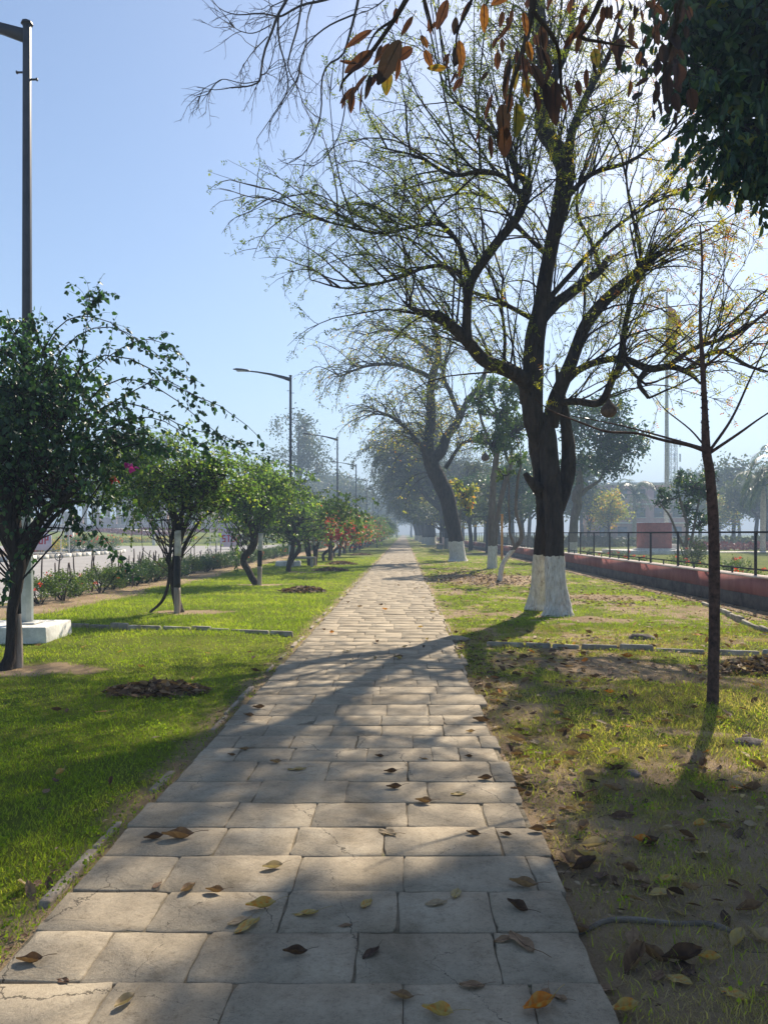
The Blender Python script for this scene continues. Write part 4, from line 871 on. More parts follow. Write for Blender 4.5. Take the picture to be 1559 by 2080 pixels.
# brown leaved tree: trunk stands behind the camera, boughs reach forward overhead
org = np.array([2.6, -1.6, 0]); r_ = thing('brown_leaved_tree', org, 'overhead boughs with large dry brown and olive leaves hanging into the top of the view', 'tree')
tm = MB(); limb(tm, [(2.7, -1.6, -.1), (2.6, -1.6, .2), (2.5, -1.5, 2), (2.3, -1.2, 3.6), (1.9, -.4, 4.9)], [.3, .2, .17, .15, .12], 14, 5, 0, .1, 1)
Yb = 3.6
bough = [
  ([(1.9, -.4, 4.9), (1.2, 1.2, 5.0)]+W3([(1060, -260), (930, -130), (850, -40), (800, 40), (750, 110), (700, 160), (690, 185)], 3.3, 3.7), [.1, .05, .03, .02, .014, .011, .009, .006, .004]),
  ([(1.9, -.4, 4.9), (1.5, 1.2, 4.9)]+W3([(1150, -200), (1090, -60), (1080, 20), (1062, 100), (1040, 170), (1030, 230)], 3.0, 3.1), [.1, .05, .03, .018, .014, .01, .007, .004]),
  ([(1.9, -.4, 4.9), (2.0, 1.4, 4.8)]+W3([(1330, -160), (1250, -60), (1200, 40), (1180, 75), (1220, 85), (1280, 95)], 3.5, 3.7), [.1, .05, .03, .016, .012, .009, .007, .004]),
  (W3([(1330, -160), (1380, -40), (1370, 60), (1350, 130), (1345, 190)], 3.6, 4.1), [.03, .018, .012, .009, .005]),
  (W3([(930, -130), (960, -20), (930, 60), (925, 100)], 3.5, 3.6), [.012, .009, .006, .004]), (W3([(850, -40), (870, 30), (880, 70)], 3.5, 3.6), [.01, .007, .003]),
  (W3([(1080, 20), (1130, 90), (1140, 180), (1150, 200)], 3.0, 3.2), [.01, .008, .006, .003]), (W3([(800, 40), (760, 70), (735, 130)], 3.6, 3.6), [.007, .005, .003]), (W3([(1090, -60), (1010, -20), (985, 10)], 3.1, 3.4), [.01, .006, .003])]
for P, R in bough: limb(tm, P, R, 7, 5, 0, .1, 2)
tm.build('trunk', M['bark'], r_, org, smooth=True)
def big_leaves(spec, Yd):
    """hanging leaves: photo place of the stalk end, length in photo px, angle from straight down, width ratio, tint"""
    for (x, y, ln, ang, wd, ti) in spec:
        ln = ln*.92; Yl = Yd+rg.normal()*.12; p = W(x, y, Yl); L_ = ln/F*Yl
        a = math.radians(ang); d = np.array([math.sin(a), rg.normal()*.25, -math.cos(a)]); d /= np.linalg.norm(d)
        face = np.array([rg.normal()*.6, -1, rg.normal()*.2]); s = np.cross(face, d); s /= np.linalg.norm(s); n_ = np.cross(d, s)
        m_ = 9; t = np.linspace(0, 1, m_); w_ = L_*wd*.44*np.sin(np.pi*np.clip(t, 0.015, .985)**.85)**.62
        cu = rg.uniform(.05, .3); cv = rg.normal()*.1
        sp_ = p+d*(t*L_)[:, None]+n_*((t-.5)**2*L_*cv)[:, None]
        cols = []
        for q in (-1, -.5, 0, .5, 1):
            wob = 1+.06*math.sin(9*q)+rg.normal(size=m_)*.035*(abs(q) == 1)
            cols.append(sp_+s*(w_*q*wob)[:, None]+n_*(abs(q)**1.5*w_*cu*2)[:, None])
        V = np.stack(cols, 1).reshape(-1, 3); k = np.arange(m_*5).reshape(m_, 5)
        BL.add(V, np.stack([k[:-1, :-1], k[:-1, 1:], k[1:, 1:], k[1:, :-1]], -1).reshape(-1, 4), 0, np.clip(ti+rg.normal(size=m_*5)*.04, 0, 1))
        P_ = np.stack([p-d*.03*Yl/3.6*.8+[0, 0, .008], p-d*.012, sp_[1], sp_[4], sp_[-2]])[None]+n_*.001; tubes(ST, P_, np.array([[.0018, .0018, .0022, .0015, .0008]])*1.0, 4)
BL = MB(); ST = MB()
big_leaves([(755, 62, 68, -62, .36, .55), (758, 106, 76, -58, .42, .4), (725, 130, 40, -100, .3, .6), (790, 88, 55, -48, .3, .35), (812, 82, 100, -32, .46, .05), (835, 100, 70, -42, .4, .65), (747, 150, 62, -38, .32, .3), (720, 178, 50, -40, .3, .4), (716, 186, 46, -5, .42, .62), (736, 178, 50, -6, .22, .3), (752, 152, 58, -12, .28, .1), (765, 150, 48, -14, .3, .5),
    (788, 146, 60, -3, .5, .93), (812, 118, 46, -12, .3, .6), (856, 72, 38, 18, .5, .78), (862, 102, 44, 22, .46, .7), (905, 138, 42, -85, .42, .9), (872, 36, 38, 4, .42, .55), (908, 0, 60, -24, .5, .45), (925, 36, 40, -4, .45, .1), (932, 82, 60, 6, .38, .78), (924, 98, 44, -5, .62, .02), (940, 110, 50, -8, .34, .7), (926, 145, 36, -25, .25, .3), (940, 152, 30, -15, .26, .4), (803, 16, 38, 4, .44, .5),
    (982, 8, 54, 4, .42, .75), (1035, -14, 48, -60, .5, .72), (1036, 50, 42, -38, .42, .5), (1040, 18, 36, -10, .3, .45), (700, 192, 30, -12, .3, .45), (775, 92, 40, -20, .3, .15), (838, 34, 44, -40, .34, .3), (893, 42, 35, -60, .3, .4)], Yb)
big_leaves([(1062, 26, 50, 8, .4, .72), (1078, -20, 60, 2, .4, .7), (1070, 84, 44, 12, .45, .8), (1085, 70, 40, 8, .4, .5), (1098, 52, 58, 10, .45, .2), (1090, 92, 50, 14, .4, .05), (1010, 105, 36, 0, .5, .5), (1036, 120, 80, -8, .34, .1), (1058, 112, 72, 6, .32, .62), (1045, 130, 62, -2, .32, .9), (1065, 150, 70, 4, .3, .88), (1028, 150, 52, -4, .3, .2),
    (1020, 212, 72, 2, .52, .08), (1048, 210, 70, -1, .56, .95), (1022, 258, 62, 5, .62, .25), (1000, 192, 56, -16, .28, .4), (994, 275, 54, 3, .26, .35), (1126, 165, 94, 2, .46, .2), (1108, 170, 60, 6, .4, .1), (1148, 172, 70, 9, .26, .6), (1080, 130, 80, 18, .3, .02), (1100, 100, 56, 22, .34, .1), (1084, 186, 60, 6, .36, .2), (1010, 76, 34, -20, .4, .5), (1140, 200, 40, 12, .3, .7), (975, 260, 30, -20, .2, .5)], 3.0)
big_leaves([(1206, 100, 58, 3, .46, .93), (1212, 76, 40, 4, .5, .8), (1185, 45, 44, -30, .45, .4), (1170, 65, 40, -42, .5, .5), (1222, 35, 36, -10, .6, .1), (1232, 12, 28, 0, .5, .15), (1236, 76, 36, 0, .6, .78), (1256, 82, 56, -4, .6, .15), (1252, 100, 44, 12, .4, .1), (1272, 82, 32, 62, .5, .35), (1190, 140, 42, 0, .34, .6), (1250, 46, 26, 50, .5, .4), (1240, 10, 30, 5, .5, .2), (1275, 0, 34, 2, .5, .1), (1288, 10, 26, 4, .45, .1), (1180, 20, 20, 80, .4, .3), (1262, 20, 26, -40, .4, .3),
    (1238, 110, 28, -20, .35, .3), (1385, 10, 40, -10, .6, .2), (1345, 90, 52, 0, .5, .05), (1365, 70, 62, 3, .4, .02), (1375, 130, 56, -4, .66, .3), (1352, 150, 60, 5, .5, .1), (1400, 180, 48, 14, .62, .3), (1345, 190, 56, 3, .36, .12), (1368, 190, 50, 8, .5, .2), (1325, 222, 32, 2, .28, .15), (1370, 228, 36, -2, .3, .1), (1335, 120, 40, -8, .6, .1), (1332, 165, 40, -4, .4, .2), (1330, 50, 30, 0, .5, .2), (1322, 20, 34, 4, .5, .2), (1310, 72, 26, -20, .4, .4)], 3.9)
big_leaves([(rg.uniform(880, 1400), rg.uniform(-10, 190), rg.uniform(24, 44), rg.normal()*22, rg.uniform(.34, .52), rg.uniform(0, .75)) for _ in range(34)], 3.8)
big_leaves([(rg.uniform(1290, 1400), rg.uniform(-10, 215), rg.uniform(22, 44), rg.normal()*18, rg.uniform(.4, .6), rg.uniform(0, .4)) for _ in range(26)], 4.1)
BL.build('foliage', M['leaf_brown'], r_, org, smooth=True); ST.build('leaf_stalk', M['twig'], r_, org)['kind'] = 'stuff'
# ================================================================ bougainvillea row
def bougainvillea(org, trunks, lobes, n_spray, spray_len, n_leaf, leaf_s, label, seed, extra=None, flowers=(), kind='fold', spray_leaf=16, grav=(.25, .7), group='bougainvilleas trained as small trees left of the path', leafm='leaf_boug'):
    rg = np.random.default_rng(seed); org = np.array(org, float)
    r_ = thing('bougainvillea', org, label, 'tree', group)
    tm = MB(); tops = []
    for i, (P, R) in enumerate(trunks):
        S = limb(tm, [np.array(p)+[0, 0, 0] for p in P], R, 9 if max(R) > .05 else 6, 6, 0, .16, seed+i); tops.append(S[int(len(S)*.55):])
    tops = np.vstack(tops)
    tm.build('trunk', M['bark'], r_, org, smooth=True)
    LB = np.array(lobes, float); vol = LB[:, 3]*LB[:, 4]*LB[:, 5]
    c0 = LB[:, :3].mean(0)
    # arching sprays
    li = rg.choice(len(LB), n_spray, p=vol/vol.sum()); a = rg.random(n_spray)*2*np.pi
    P0 = LB[li, :3]+norm(rg.normal(size=(n_spray, 3)))*.3*LB[li, 3:]; 
    D = norm(np.stack([np.cos(a), np.sin(a), rg.uniform(.1, 1.5, n_spray)], 1)+.6*norm(P0-c0))
    L_ = rg.uniform(.5, 1, n_spray)*spray_len*(.6+.4*LB[li, 3]/LB[:, 3].max())
    sp_ = grow(P0, D, L_, 11, rg.uniform(*grav, n_spray), .09, rg)
    if extra is not None:
        E = []
        for P in extra:
            P = spline([np.array(p) for p in P], 4); t = np.linspace(0, len(P)-1, 12); i = np.minimum(t.astype(int), len(P)-2)
            E.append(P[i]*(1-(t-i))[:, None]+P[i+1]*(t-i)[:, None])
        E = np.stack(E)
    # inner twiggery from the trunk tops to the lobes
    k_ = int(n_spray*.7)+12; A = tops[rg.integers(0, len(tops), k_)]; li2 = rg.choice(len(LB), k_, p=vol/vol.sum())
    Eend = LB[li2, :3]+norm(rg.normal(size=(k_, 3)))*.8*LB[li2, 3:]; mid = (A+Eend)/2+rg.normal(size=A.shape)*.12+[0, 0, -.1]
    tw_ = np.stack([A, A*.6+mid*.4, mid, mid*.45+Eend*.55, Eend], 1)
    mb = MB(); tubes(mb, tw_, taper(tw_, rg.uniform(.006, .016, k_), .003), 4); tubes(mb, sp_, taper(sp_, .006, .0018), 3)
    if extra is not None: tubes(mb, E, taper(E, .009, .002), 4)
    st = side_twigs(sp_, 2, .2, .6, 5, rg, .4, .15); tubes(mb, st, taper(st, .003, .0015), 3)
    if extra is not None:
        se = side_twigs(E, 5, .2, .6, 5, rg, .35, .15); tubes(mb, se, taper(se, .003, .0015), 3)
    mb.build('branch', M['twig'], r_, org)
    mb = MB()
    def put(A, tg, s0, tint):
        n = len(A); D_ = norm(tg*.35+rg.normal(size=A.shape)*.55+[0, 0, -.55]); s_ = rg.uniform(.5, 1.25, n)*s0
        leaves(mb, A+D_*.01, D_, s_, s_*.72, kind, 0, tint, rg=rg)
    A, tg = leaf_on(sp_, spray_leaf, rg, .12, .012); put(A, tg, leaf_s, np.clip(rg.random(len(A))*.8, 0, 1))
    A, tg = leaf_on(st, 8, rg, .1, .01); put(A, tg, leaf_s*.9, np.clip(.2+rg.random(len(A))*.8, 0, 1))
    if extra is not None:
        A, tg = leaf_on(E, 56, rg, .1, .015); put(A, tg, leaf_s*1.05, rg.random(len(A))*.75); A, tg = leaf_on(se, 9, rg, .1, .01); put(A, tg, leaf_s*.85, rg.random(len(A))*.8)
    # leafy mass
    nc = max(10, n_leaf//26); lc = rg.choice(len(LB), nc, p=vol/vol.sum()); C = LB[lc, :3]+norm(rg.normal(size=(nc, 3)))*(rg.random(nc)**.45)[:, None]*LB[lc, 3:]
    ci = rg.integers(0, nc, n_leaf); X_ = C[ci]+rg.normal(size=(n_leaf, 3))*.13*np.maximum(1, leaf_s/.07); bt = rg.random(nc)[ci]
    put(X_, rg.normal(size=X_.shape), leaf_s, np.clip(bt*.45+rg.random(n_leaf)*.55, 0, 1))
    mb.build('foliage', M[leafm], r_, org)
    for q, (fx, fy, fz, fr, fn, fm) in enumerate(flowers):
        X_ = np.array([fx, fy, fz])+rg.normal(size=(fn, 3))*[fr, fr, fr*.7]
        mb = MB(); s_ = rg.uniform(.6, 1.2, fn)*max(.05, leaf_s*.9); leaves(mb, X_, rg.normal(size=X_.shape), s_, s_*.8, 'fold', 0, rg=rg); mb.build('blossom', M[fm], r_, org)
    return r_
def l3(x, y, Y, rx, rz, ry=None): c = W(x, y, Y); return (c[0], c[1], c[2], rx, ry or rx, rz)

# first one, half out of the frame on the left
Y = 8.3; B0 = G(28, 1366)
tr = [([B0-[.14, 0, .1], B0+[-.1, 0, .02]]+W3([(20, 1335), (24, 1290), (25, 1240), (34, 1190), (36, 1140), (25, 1090), (20, 1050), (30, 1000)], Y), [.12, .085, .058, .052, .052, .06, .08, .1, .1, .06]),
      (W3([(32, 1130), (65, 1080), (90, 1045), (135, 1010), (170, 985)], Y, Y-.2), [.07, .055, .045, .03, .015]),
      (W3([(28, 1120), (-10, 1050), (-40, 980)], Y, Y+.3), [.07, .05, .03]), (W3([(38, 1180), (62, 1120), (110, 1050), (165, 1015)], Y, Y+.4), [.04, .035, .028, .015]), (W3([(25, 1060), (70, 960), (120, 880), (150, 800)], Y, Y+.2), [.06, .045, .03, .012]),
      (W3([(20, 1040), (-20, 940), (-60, 860)], Y, Y-.4), [.06, .04, .02])]
lobes = [l3(60, 850, Y, .75, .5), l3(130, 930, Y-.2, .6, .35), l3(20, 930, Y, .8, .45), l3(-60, 820, Y+.2, .9, .6), l3(100, 790, Y+.3, .6, .35), l3(190, 960, Y, .35, .22), l3(40, 740, Y, .5, .28), l3(-60, 980, Y, .5, .3), l3(230, 900, Y-.1, .4, .22), l3(200, 860, Y+.2, .4, .25)]
ex = [W3(p, Y, Y+d) for p, d in [([(60, 900), (85, 720), (130, 655), (175, 642), (235, 660), (290, 710), (345, 730)], -.5), ([(80, 850), (120, 720), (180, 670), (240, 668), (300, 705), (370, 760), (410, 778)], .3),
      ([(100, 880), (150, 760), (220, 720), (300, 745), (360, 790), (440, 820), (520, 880), (545, 915)], -.3), ([(120, 900), (200, 790), (270, 770), (340, 800), (410, 855), (470, 900), (540, 930)], .2),
      ([(140, 900), (220, 820), (300, 830), (380, 870), (450, 885), (500, 905)], -.6), ([(160, 760), (172, 690), (178, 640), (176, 600)], .1), ([(178, 640), (190, 612), (215, 600)], .1),
      ([(60, 800), (40, 700), (10, 650), (-20, 645)], -.3), ([(100, 780), (80, 690), (40, 655), (0, 645)], .3), ([(-20, 800), (20, 700), (60, 640), (80, 690)], .1), ([(120, 900), (210, 830), (280, 790), (330, 770), (390, 800), (430, 823)], .5),
      ([(150, 930), (240, 860), (320, 850), (400, 900), (430, 930)], .6), ([(130, 830), (190, 750), (260, 700), (310, 690), (360, 715)], -.8), ([(170, 950), (260, 905), (330, 905), (390, 925)], -.9),
      ([(150, 1000), (185, 1020), (190, 1060), (225, 1110), (250, 1150)], -.4), ([(120, 1000), (150, 1040), (160, 1075)], -.3), ([(100, 1040), (60, 1100), (20, 1160), (5, 1220)], -.5), ([(90, 1000), (140, 1020), (180, 1005), (215, 1030)], .1)]]
bougainvillea(B0, tr, lobes, 290, 1.2, 4300, .066, 'big dark bougainvillea nearest on the left, long arching sprays against the sky', 101, ex, [(*W(262, 950, Y-.3), .03, 16, 'petal_pink'), (*W(236, 972, Y-.3), .025, 10, 'petal_red')])
# second, with the black and white post
Y = 14.4; B0 = np.array([BX+.05, Y, 0])
tr = [([B0-[0, 0, .1], B0+[0, 0, .02]]+W3([(358, 1215), (352, 1170), (360, 1120), (362, 1085), (352, 1040), (330, 1000)], Y+.1), [.12, .085, .07, .065, .07, .08, .06, .03]),
      (W3([(300, 1248), (330, 1220), (343, 1180), (345, 1130), (350, 1080)], Y-.1, Y), [.02, .03, .03, .03, .03]),
      (W3([(362, 1110), (378, 1060), (400, 1020), (440, 985), (460, 965)], Y, Y-.3), [.05, .045, .035, .025, .012]), (W3([(360, 1100), (345, 1030), (320, 980), (290, 950)], Y, Y+.4), [.05, .04, .03, .012]), (W3([(365, 1100), (372, 1030), (380, 970), (385, 930)], Y, Y+.3), [.04, .035, .025, .01]), (W3([(360, 1150), (385, 1090), (415, 1050), (470, 1020)], Y, Y+.5), [.035, .03, .02, .01])]
lobes = [l3(250, 1000, Y+.3, .45, .25), l3(465, 990, Y+.2, .45, .22), l3(270, 940, Y, .5, .22), l3(350, 1000, Y, .8, .38), l3(300, 970, Y+.2, .6, .3), l3(410, 960, Y, .65, .3), l3(350, 930, Y, .6, .2), l3(290, 1020, Y-.2, .35, .2), l3(430, 1000, Y+.3, .4, .2)]
ex = [W3(p, Y, Y+d) for p, d in [([(370, 1000), (420, 930), (470, 905), (520, 925), (560, 945)], .3), ([(350, 980), (330, 910), (300, 890), (260, 905), (230, 940)], 0), ([(380, 990), (420, 950), (480, 945), (530, 965)], -.4), ([(360, 960), (385, 910), (430, 900), (480, 925)], .4), ([(340, 970), (290, 930), (240, 945), (215, 985)], -.3), ([(360, 1040), (320, 1020), (315, 1060), (312, 1085)], -.5)]]
bougainvillea(B0, tr, lobes, 240, 1.3, 2600, .066, 'bougainvillea behind the black and white post, its trunk wound with creepers', 102, ex, leafm='leaf_boug2')
# third, crooked
Y = 22.3; B0 = np.array([W(521, 1188, Y)[0], Y, 0])
cc = lambda p: Z(p, 2.998, 380, 820)
tr = [([B0-[0, 0, .1], B0+[0, 0, .03]]+W3(cc([(395, 1060), (370, 1010), (345, 970), (350, 930), (395, 880), (410, 820), (385, 740), (350, 690)]), Y), [.15, .12, .1, .095, .1, .1, .1, .1, .08, .05]),
      (W3(cc([(405, 830), (370, 720), (300, 660), (250, 640)]), Y, Y-.3), [.07, .06, .04, .02]), (W3(cc([(400, 800), (420, 700), (470, 620), (520, 560)]), Y, Y+.4), [.06, .05, .035, .015]), (W3(cc([(390, 760), (340, 660), (330, 580), (350, 520)]), Y), [.06, .05, .03, .015])]
lobes = [l3(495, 1020, Y, 1.1, .45), l3(540, 990, Y, .9, .4), l3(450, 1010, Y, .8, .35), l3(510, 965, Y+.3, .9, .3), l3(580, 1010, Y+.4, .7, .35), l3(430, 980, Y, .6, .3)]
ex = [W3(p, Y, Y+d) for p, d in [([(500, 1000), (530, 950), (570, 940), (610, 950), (640, 970)], .4), ([(500, 990), (470, 940), (430, 935), (400, 960)], 0), ([(520, 990), (560, 960), (600, 955), (645, 975)], -.4), ([(480, 1060), (470, 1110), (485, 1160)], -.5)]]
bougainvillea(B0, tr, lobes, 220, 1.6, 2400, .085, 'bougainvillea with a thick crooked S-shaped trunk', 103, ex, [(*W(517, 987, Y-.5), .06, 14, 'petal_pink'), (*W(468, 1000, Y-.5), .06, 10, 'petal_red')], leafm='leaf_boug2')
# the rest of the row: three generic shapes, copied
def generic_boug(seed, flowers, label, org=(0, 0, 0), leaf=.1, m_='leaf_boug', nst=3):
    rg = np.random.default_rng(seed); tr = []
    for i in range(nst):
        a = rg.random()*6.28; x0, y0 = .12*math.cos(a), .12*math.sin(a)
        tr.append(([(x0, y0, -.1), (x0*1.5, y0*1.5, .3), (x0+rg.normal()*.15, y0+rg.normal()*.15, .8), (x0*3+rg.normal()*.15, y0*3, 1.3), (x0*6, y0*6, 1.8)], [.09, .075, .065, .055, .03]))
    lobes = [(rg.normal()*.8, rg.normal()*.6, 1.95+rg.normal()*.3, rg.uniform(.45, 1.0), rg.uniform(.45, .9), rg.uniform(.22, .42)) for i in range(7)]
    return bougainvillea(org, tr, lobes, 150, 1.7, 1900, leaf, label, seed, None, flowers, spray_leaf=11, leafm=m_)
fl_red = [(.6, -1.0, 1.6, .45, 1150, 'petal_red'), (-.5, -1.0, 1.5, .38, 560, 'petal_red'), (1.2, -.4, 1.4, .42, 620, 'petal_orange')]
fl_few = [(.3, -.8, 1.9, .2, 40, 'petal_red')]
p1 = generic_boug(111, fl_few, 'x', leaf=.1, m_='leaf_boug2'); p2 = generic_boug(112, [], 'x', leaf=.11, m_='leaf_green', nst=2); p3 = generic_boug(113, fl_red, 'x', leaf=.12, m_='leaf_boug2')
labs = {3: 'slim bougainvillea just in front of the lamp plinth, fourth of the row', 4: 'bougainvillea with several dark upright stems right of the small concrete bench', 5: 'first bougainvillea carrying a skirt of red bracts', 6: 'red flowering bougainvillea short of the brown pillar', 7: 'green bougainvillea between red flowering ones, left of the brown pillar', 8: 'red bougainvillea hidden partly by its neighbour near the brown pillar',
        9: 'red flowering bougainvillea close before the brown pillar', 10: 'bougainvillea level with the brown pillar', 11: 'crimson bougainvillea just past the brown pillar', 12: 'green bougainvillea second past the brown pillar'}
first = {0: True, 1: True, 2: True}; PR = [p1, p2, p3]
for i in range(3, len(BY)):
    v = {3: 1, 4: 0, 5: 2, 6: 2, 7: 0, 8: 2, 9: 2, 10: 0, 11: 2}.get(i, i % 2)
    lab = labs.get(i, 'hazy bougainvillea number %d of the row counted from the camera' % (i+1))
    s_ = 1.0+.12*rg.normal()+.012*i if i < 12 else 1.15+.1*rg.random()
    rz = {3: .3, 4: 1.2}.get(i, rg.uniform(0, 6.28) if v != 2 else rg.uniform(-.6, .5))
    loc = (BX+.12*rg.normal()+(.1 if i > 6 else 0), BY[i], 0)
    if first[v]:
        o_ = PR[v]; first[v] = False; o_.location = loc; o_.rotation_euler.z = rz; o_.scale = (s_,)*3; o_['label'] = lab
    else: copy_thing(PR[v], loc, rz, lab, s_)

# painted support posts beside the bougainvilleas
def post(x, y, h, w_, label, lean=0.0, bands=((0, .42, 0), (.42, .95, 1), (.95, 2, 2))):
    r_ = thing('support_post', (x, y, 0), label, 'post', 'black and white posts supporting the bougainvilleas'); r_.rotation_euler = (0, lean, .2)
    z0 = -.15
    names = ['foot', 'black_band', 'white_band']
    for a, b_, mi in bands:
        z1 = min(b_, h)
        if z1 <= max(z0, a): continue
        za = a if a > 0 else z0
        mb = MB(); n_ = 4; zs = np.linspace(za, z1, n_); P = [(.004*math.sin(7*z), 0, z) for z in zs]
        limb(mb, P, [w_*(.5+.003*mi+.02*(mi == 1))]*n_, 8, 2, 0, .05, int(x*10+mi)); mb.build(names[mi], [M['postwood'], M['black'], M['whitegrey']][mi], r_, smooth=False)
    return r_
post(-4.22, 8.42, 1.45, .1, 'banded post beside the trunk of the nearest bougainvillea', -.03, ((0, .62, 0), (.62, 1.3, 1), (1.3, 2, 2)))
post(BX+.06, 14.2, 1.55, .12, 'banded post in front of the second bougainvillea with a knot hole', .01, ((0, .5, 0), (.5, 1.08, 1), (1.08, 2, 2)))
post(W(525, 1150, 22.1)[0]+.02, 22.1, 1.5, .13, 'banded post right of the S-shaped bougainvillea trunk', .03, ((0, .55, 0), (.55, 1.0, 1), (1.0, 2, 2)))
post(BX+.2, 35.1, 1.5, .12, 'banded post among the dark upright stems', -.05); post(BX+.3, 42.2, 1.4, .12, 'banded post at the first red bougainvillea', .0)

# ================================================================ street lamps
def street_lamp(loc, label, proto=None):
    if proto: return copy_thing(proto, loc, 0, label)
    r_ = thing('street_lamp', loc, label, 'street lamp', 'street lamps along the road side of the lawn')
    def prism(z0, z1, r0, r1, m, name, n=4, rot=math.pi/4, off=(0, 0)):
        a = np.arange(n)*2*np.pi/n+rot; V = np.vstack([np.c_[off[0]+np.cos(a)*r0, off[1]+np.sin(a)*r0, np.full(n, z0)], np.c_[off[0]+np.cos(a)*r1, off[1]+np.sin(a)*r1, np.full(n, z1)]])
        q = np.arange(n); qn = np.roll(q, -1); mb = MB(); mb.add(V, [np.stack([q, qn, qn+n, q+n], 1), (q+n)[None], q[::-1][None]], 0); return mb.build(name, m, r_, bevel=.006)
    prism(.24, 2.6, .085, .078, M['polepale'], 'lower_pole', 8, .3); prism(2.6, 8.62, .072, .056, M['pole'], 'pole', 8, .3)
    prism(8.62, 8.66, .085, .07, M['pole'], 'cap', 8, .3)
    mb = MB(); mb.box((-.1, 0, .1), (1.1, .95, .27), 0, .06, .6, .97); mb.box((-.0, 0, .25), (.34, .34, .03), 0, .06, .4); mb.build('plinth', M['white'], r_, bevel=.02)
    # flat tapering arm
    mb = MB(); n_ = 8; P = np.array([[0, 0, 8.45], [-.35, 0, 8.56], [-.9, 0, 8.70], [-1.5, 0, 8.80], [-1.85, 0, 8.84]]); hh = [.09, .07, .045, .03, .026]; V = []
    for p_, h_ in zip(P, hh): V += [p_+[0, -.035, -h_], p_+[0, .035, -h_], p_+[0, .035, h_], p_+[0, -.035, h_]]
    V = np.array(V); q = []
    for i in range(len(P)-1):
        for k_ in range(4): a, b_ = i*4+k_, i*4+(k_+1) % 4; q.append([a, a+4, b_+4, b_])
    mb.add(V, [np.array(q), np.array([[0, 1, 2, 3], [19, 18, 17, 16]])]); mb.build('arm', M['pole'], r_)
    hb_ = MB(); P = [(-1.8, 0, 8.84), (-1.95, 0, 8.865), (-2.2, 0, 8.90), (-2.45, 0, 8.925), (-2.6, 0, 8.93)]
    S = []; n_ = 12; a = np.arange(n_)*2*np.pi/n_; V = []
    for p_, rw, rh in zip(P, (.03, .10, .15, .13, .04), (.03, .055, .06, .05, .02)): V.append(np.c_[np.full(n_, p_[0]), np.cos(a)*rw, p_[2]+np.sin(a)*rh])
    k_ = np.arange(n_*5).reshape(5, n_); hb_.add(np.vstack(V), [np.stack([k_[:-1], np.roll(k_[:-1], -1, 1), np.roll(k_[1:], -1, 1), k_[1:]], -1).reshape(-1, 4), k_[0][::-1][None], k_[-1][None]])
    hd = hb_.build('lamp_head', M['pole'], r_, smooth=True)
    mb = MB(); mb.box((-2.22, 0, 8.845), (.42, .17, .03)); mb.build('lens', M['polepale'], hd)
    mb = MB()
    for z_, s_ in ((7.95, -1), (7.85, 1)): mb.box((s_*.09, 0, z_), (.1, .02, .02)); mb.box((s_*.14, 0, z_), (.02, .03, .035))
    mb.build('climbing_peg', M['pole'], r_)['kind'] = 'stuff'
    return r_
lamp0 = None
for i, (x, Y) in enumerate([(-5.27, 10.75), (-5.13, 34.8), (-4.96, 57.3), (-4.96, 79.7), (-4.96, 102), (-4.95, 124), (-4.95, 147), (-4.95, 170)]):
    lab = ['tall street lamp nearest on the left, its white plinth beside the big bougainvillea', 'street lamp whose plinth stands by the small concrete bench, second from the camera', 'third street lamp from the camera, above the red bougainvilleas', 'fourth street lamp from the camera, near the brown pillar', 'fifth street lamp, thin in the haze', 'sixth street lamp, faint in the haze', 'seventh street lamp, very faint in the haze', 'farthest street lamp of the row'][i]
    l_ = street_lamp((x, Y, 0), lab, lamp0); lamp0 = lamp0 or l_

# ================================================================ things on the left lawn
r_ = thing('stone_bench', (-4.45, 33.6, 0), 'small low concrete bench beside the second lamp plinth', 'bench', rz=.1)
mb = MB(); mb.box((0, 0, .43), (1.1, .42, .08)); mb.build('seat', M['concrete'], r_, bevel=.01)
for s_ in (-1, 1): mb = MB(); mb.box((s_*.42, 0, .19), (.12, .36, .4)); mb.build('leg', M['concrete'], r_, bevel=.01)
r_ = thing('stone_pillar', (-4.55, 77, 0), 'square brown sandstone pillar among the red bougainvilleas', 'pillar')
mb = MB(); mb.box((0, 0, 1.2), (.78, .78, 2.5)); mb.build('shaft', M['redstone'], r_, bevel=.02); mb = MB(); mb.box((0, 0, 2.5), (.84, .84, .1)); mb.box((0, 0, .1), (.86, .86, .35)); mb.build('trim', M['redstone'], r_, bevel=.01)
r_ = thing('garden_light', (-2.75, 78, 0), 'small black garden light on a short stem by the path, near the brown pillar', 'light')
mb = MB(); limb(mb, [(0, 0, -.05), (0, 0, .35), (0, 0, .6)], [.04, .04, .04], 8, 2); mb.build('stem', M['black'], r_); mb = MB(); mb.box((0, 0, .72), (.32, .28, .3), taper=.8); mb.build('lamp_housing', M['black'], r_, bevel=.02)

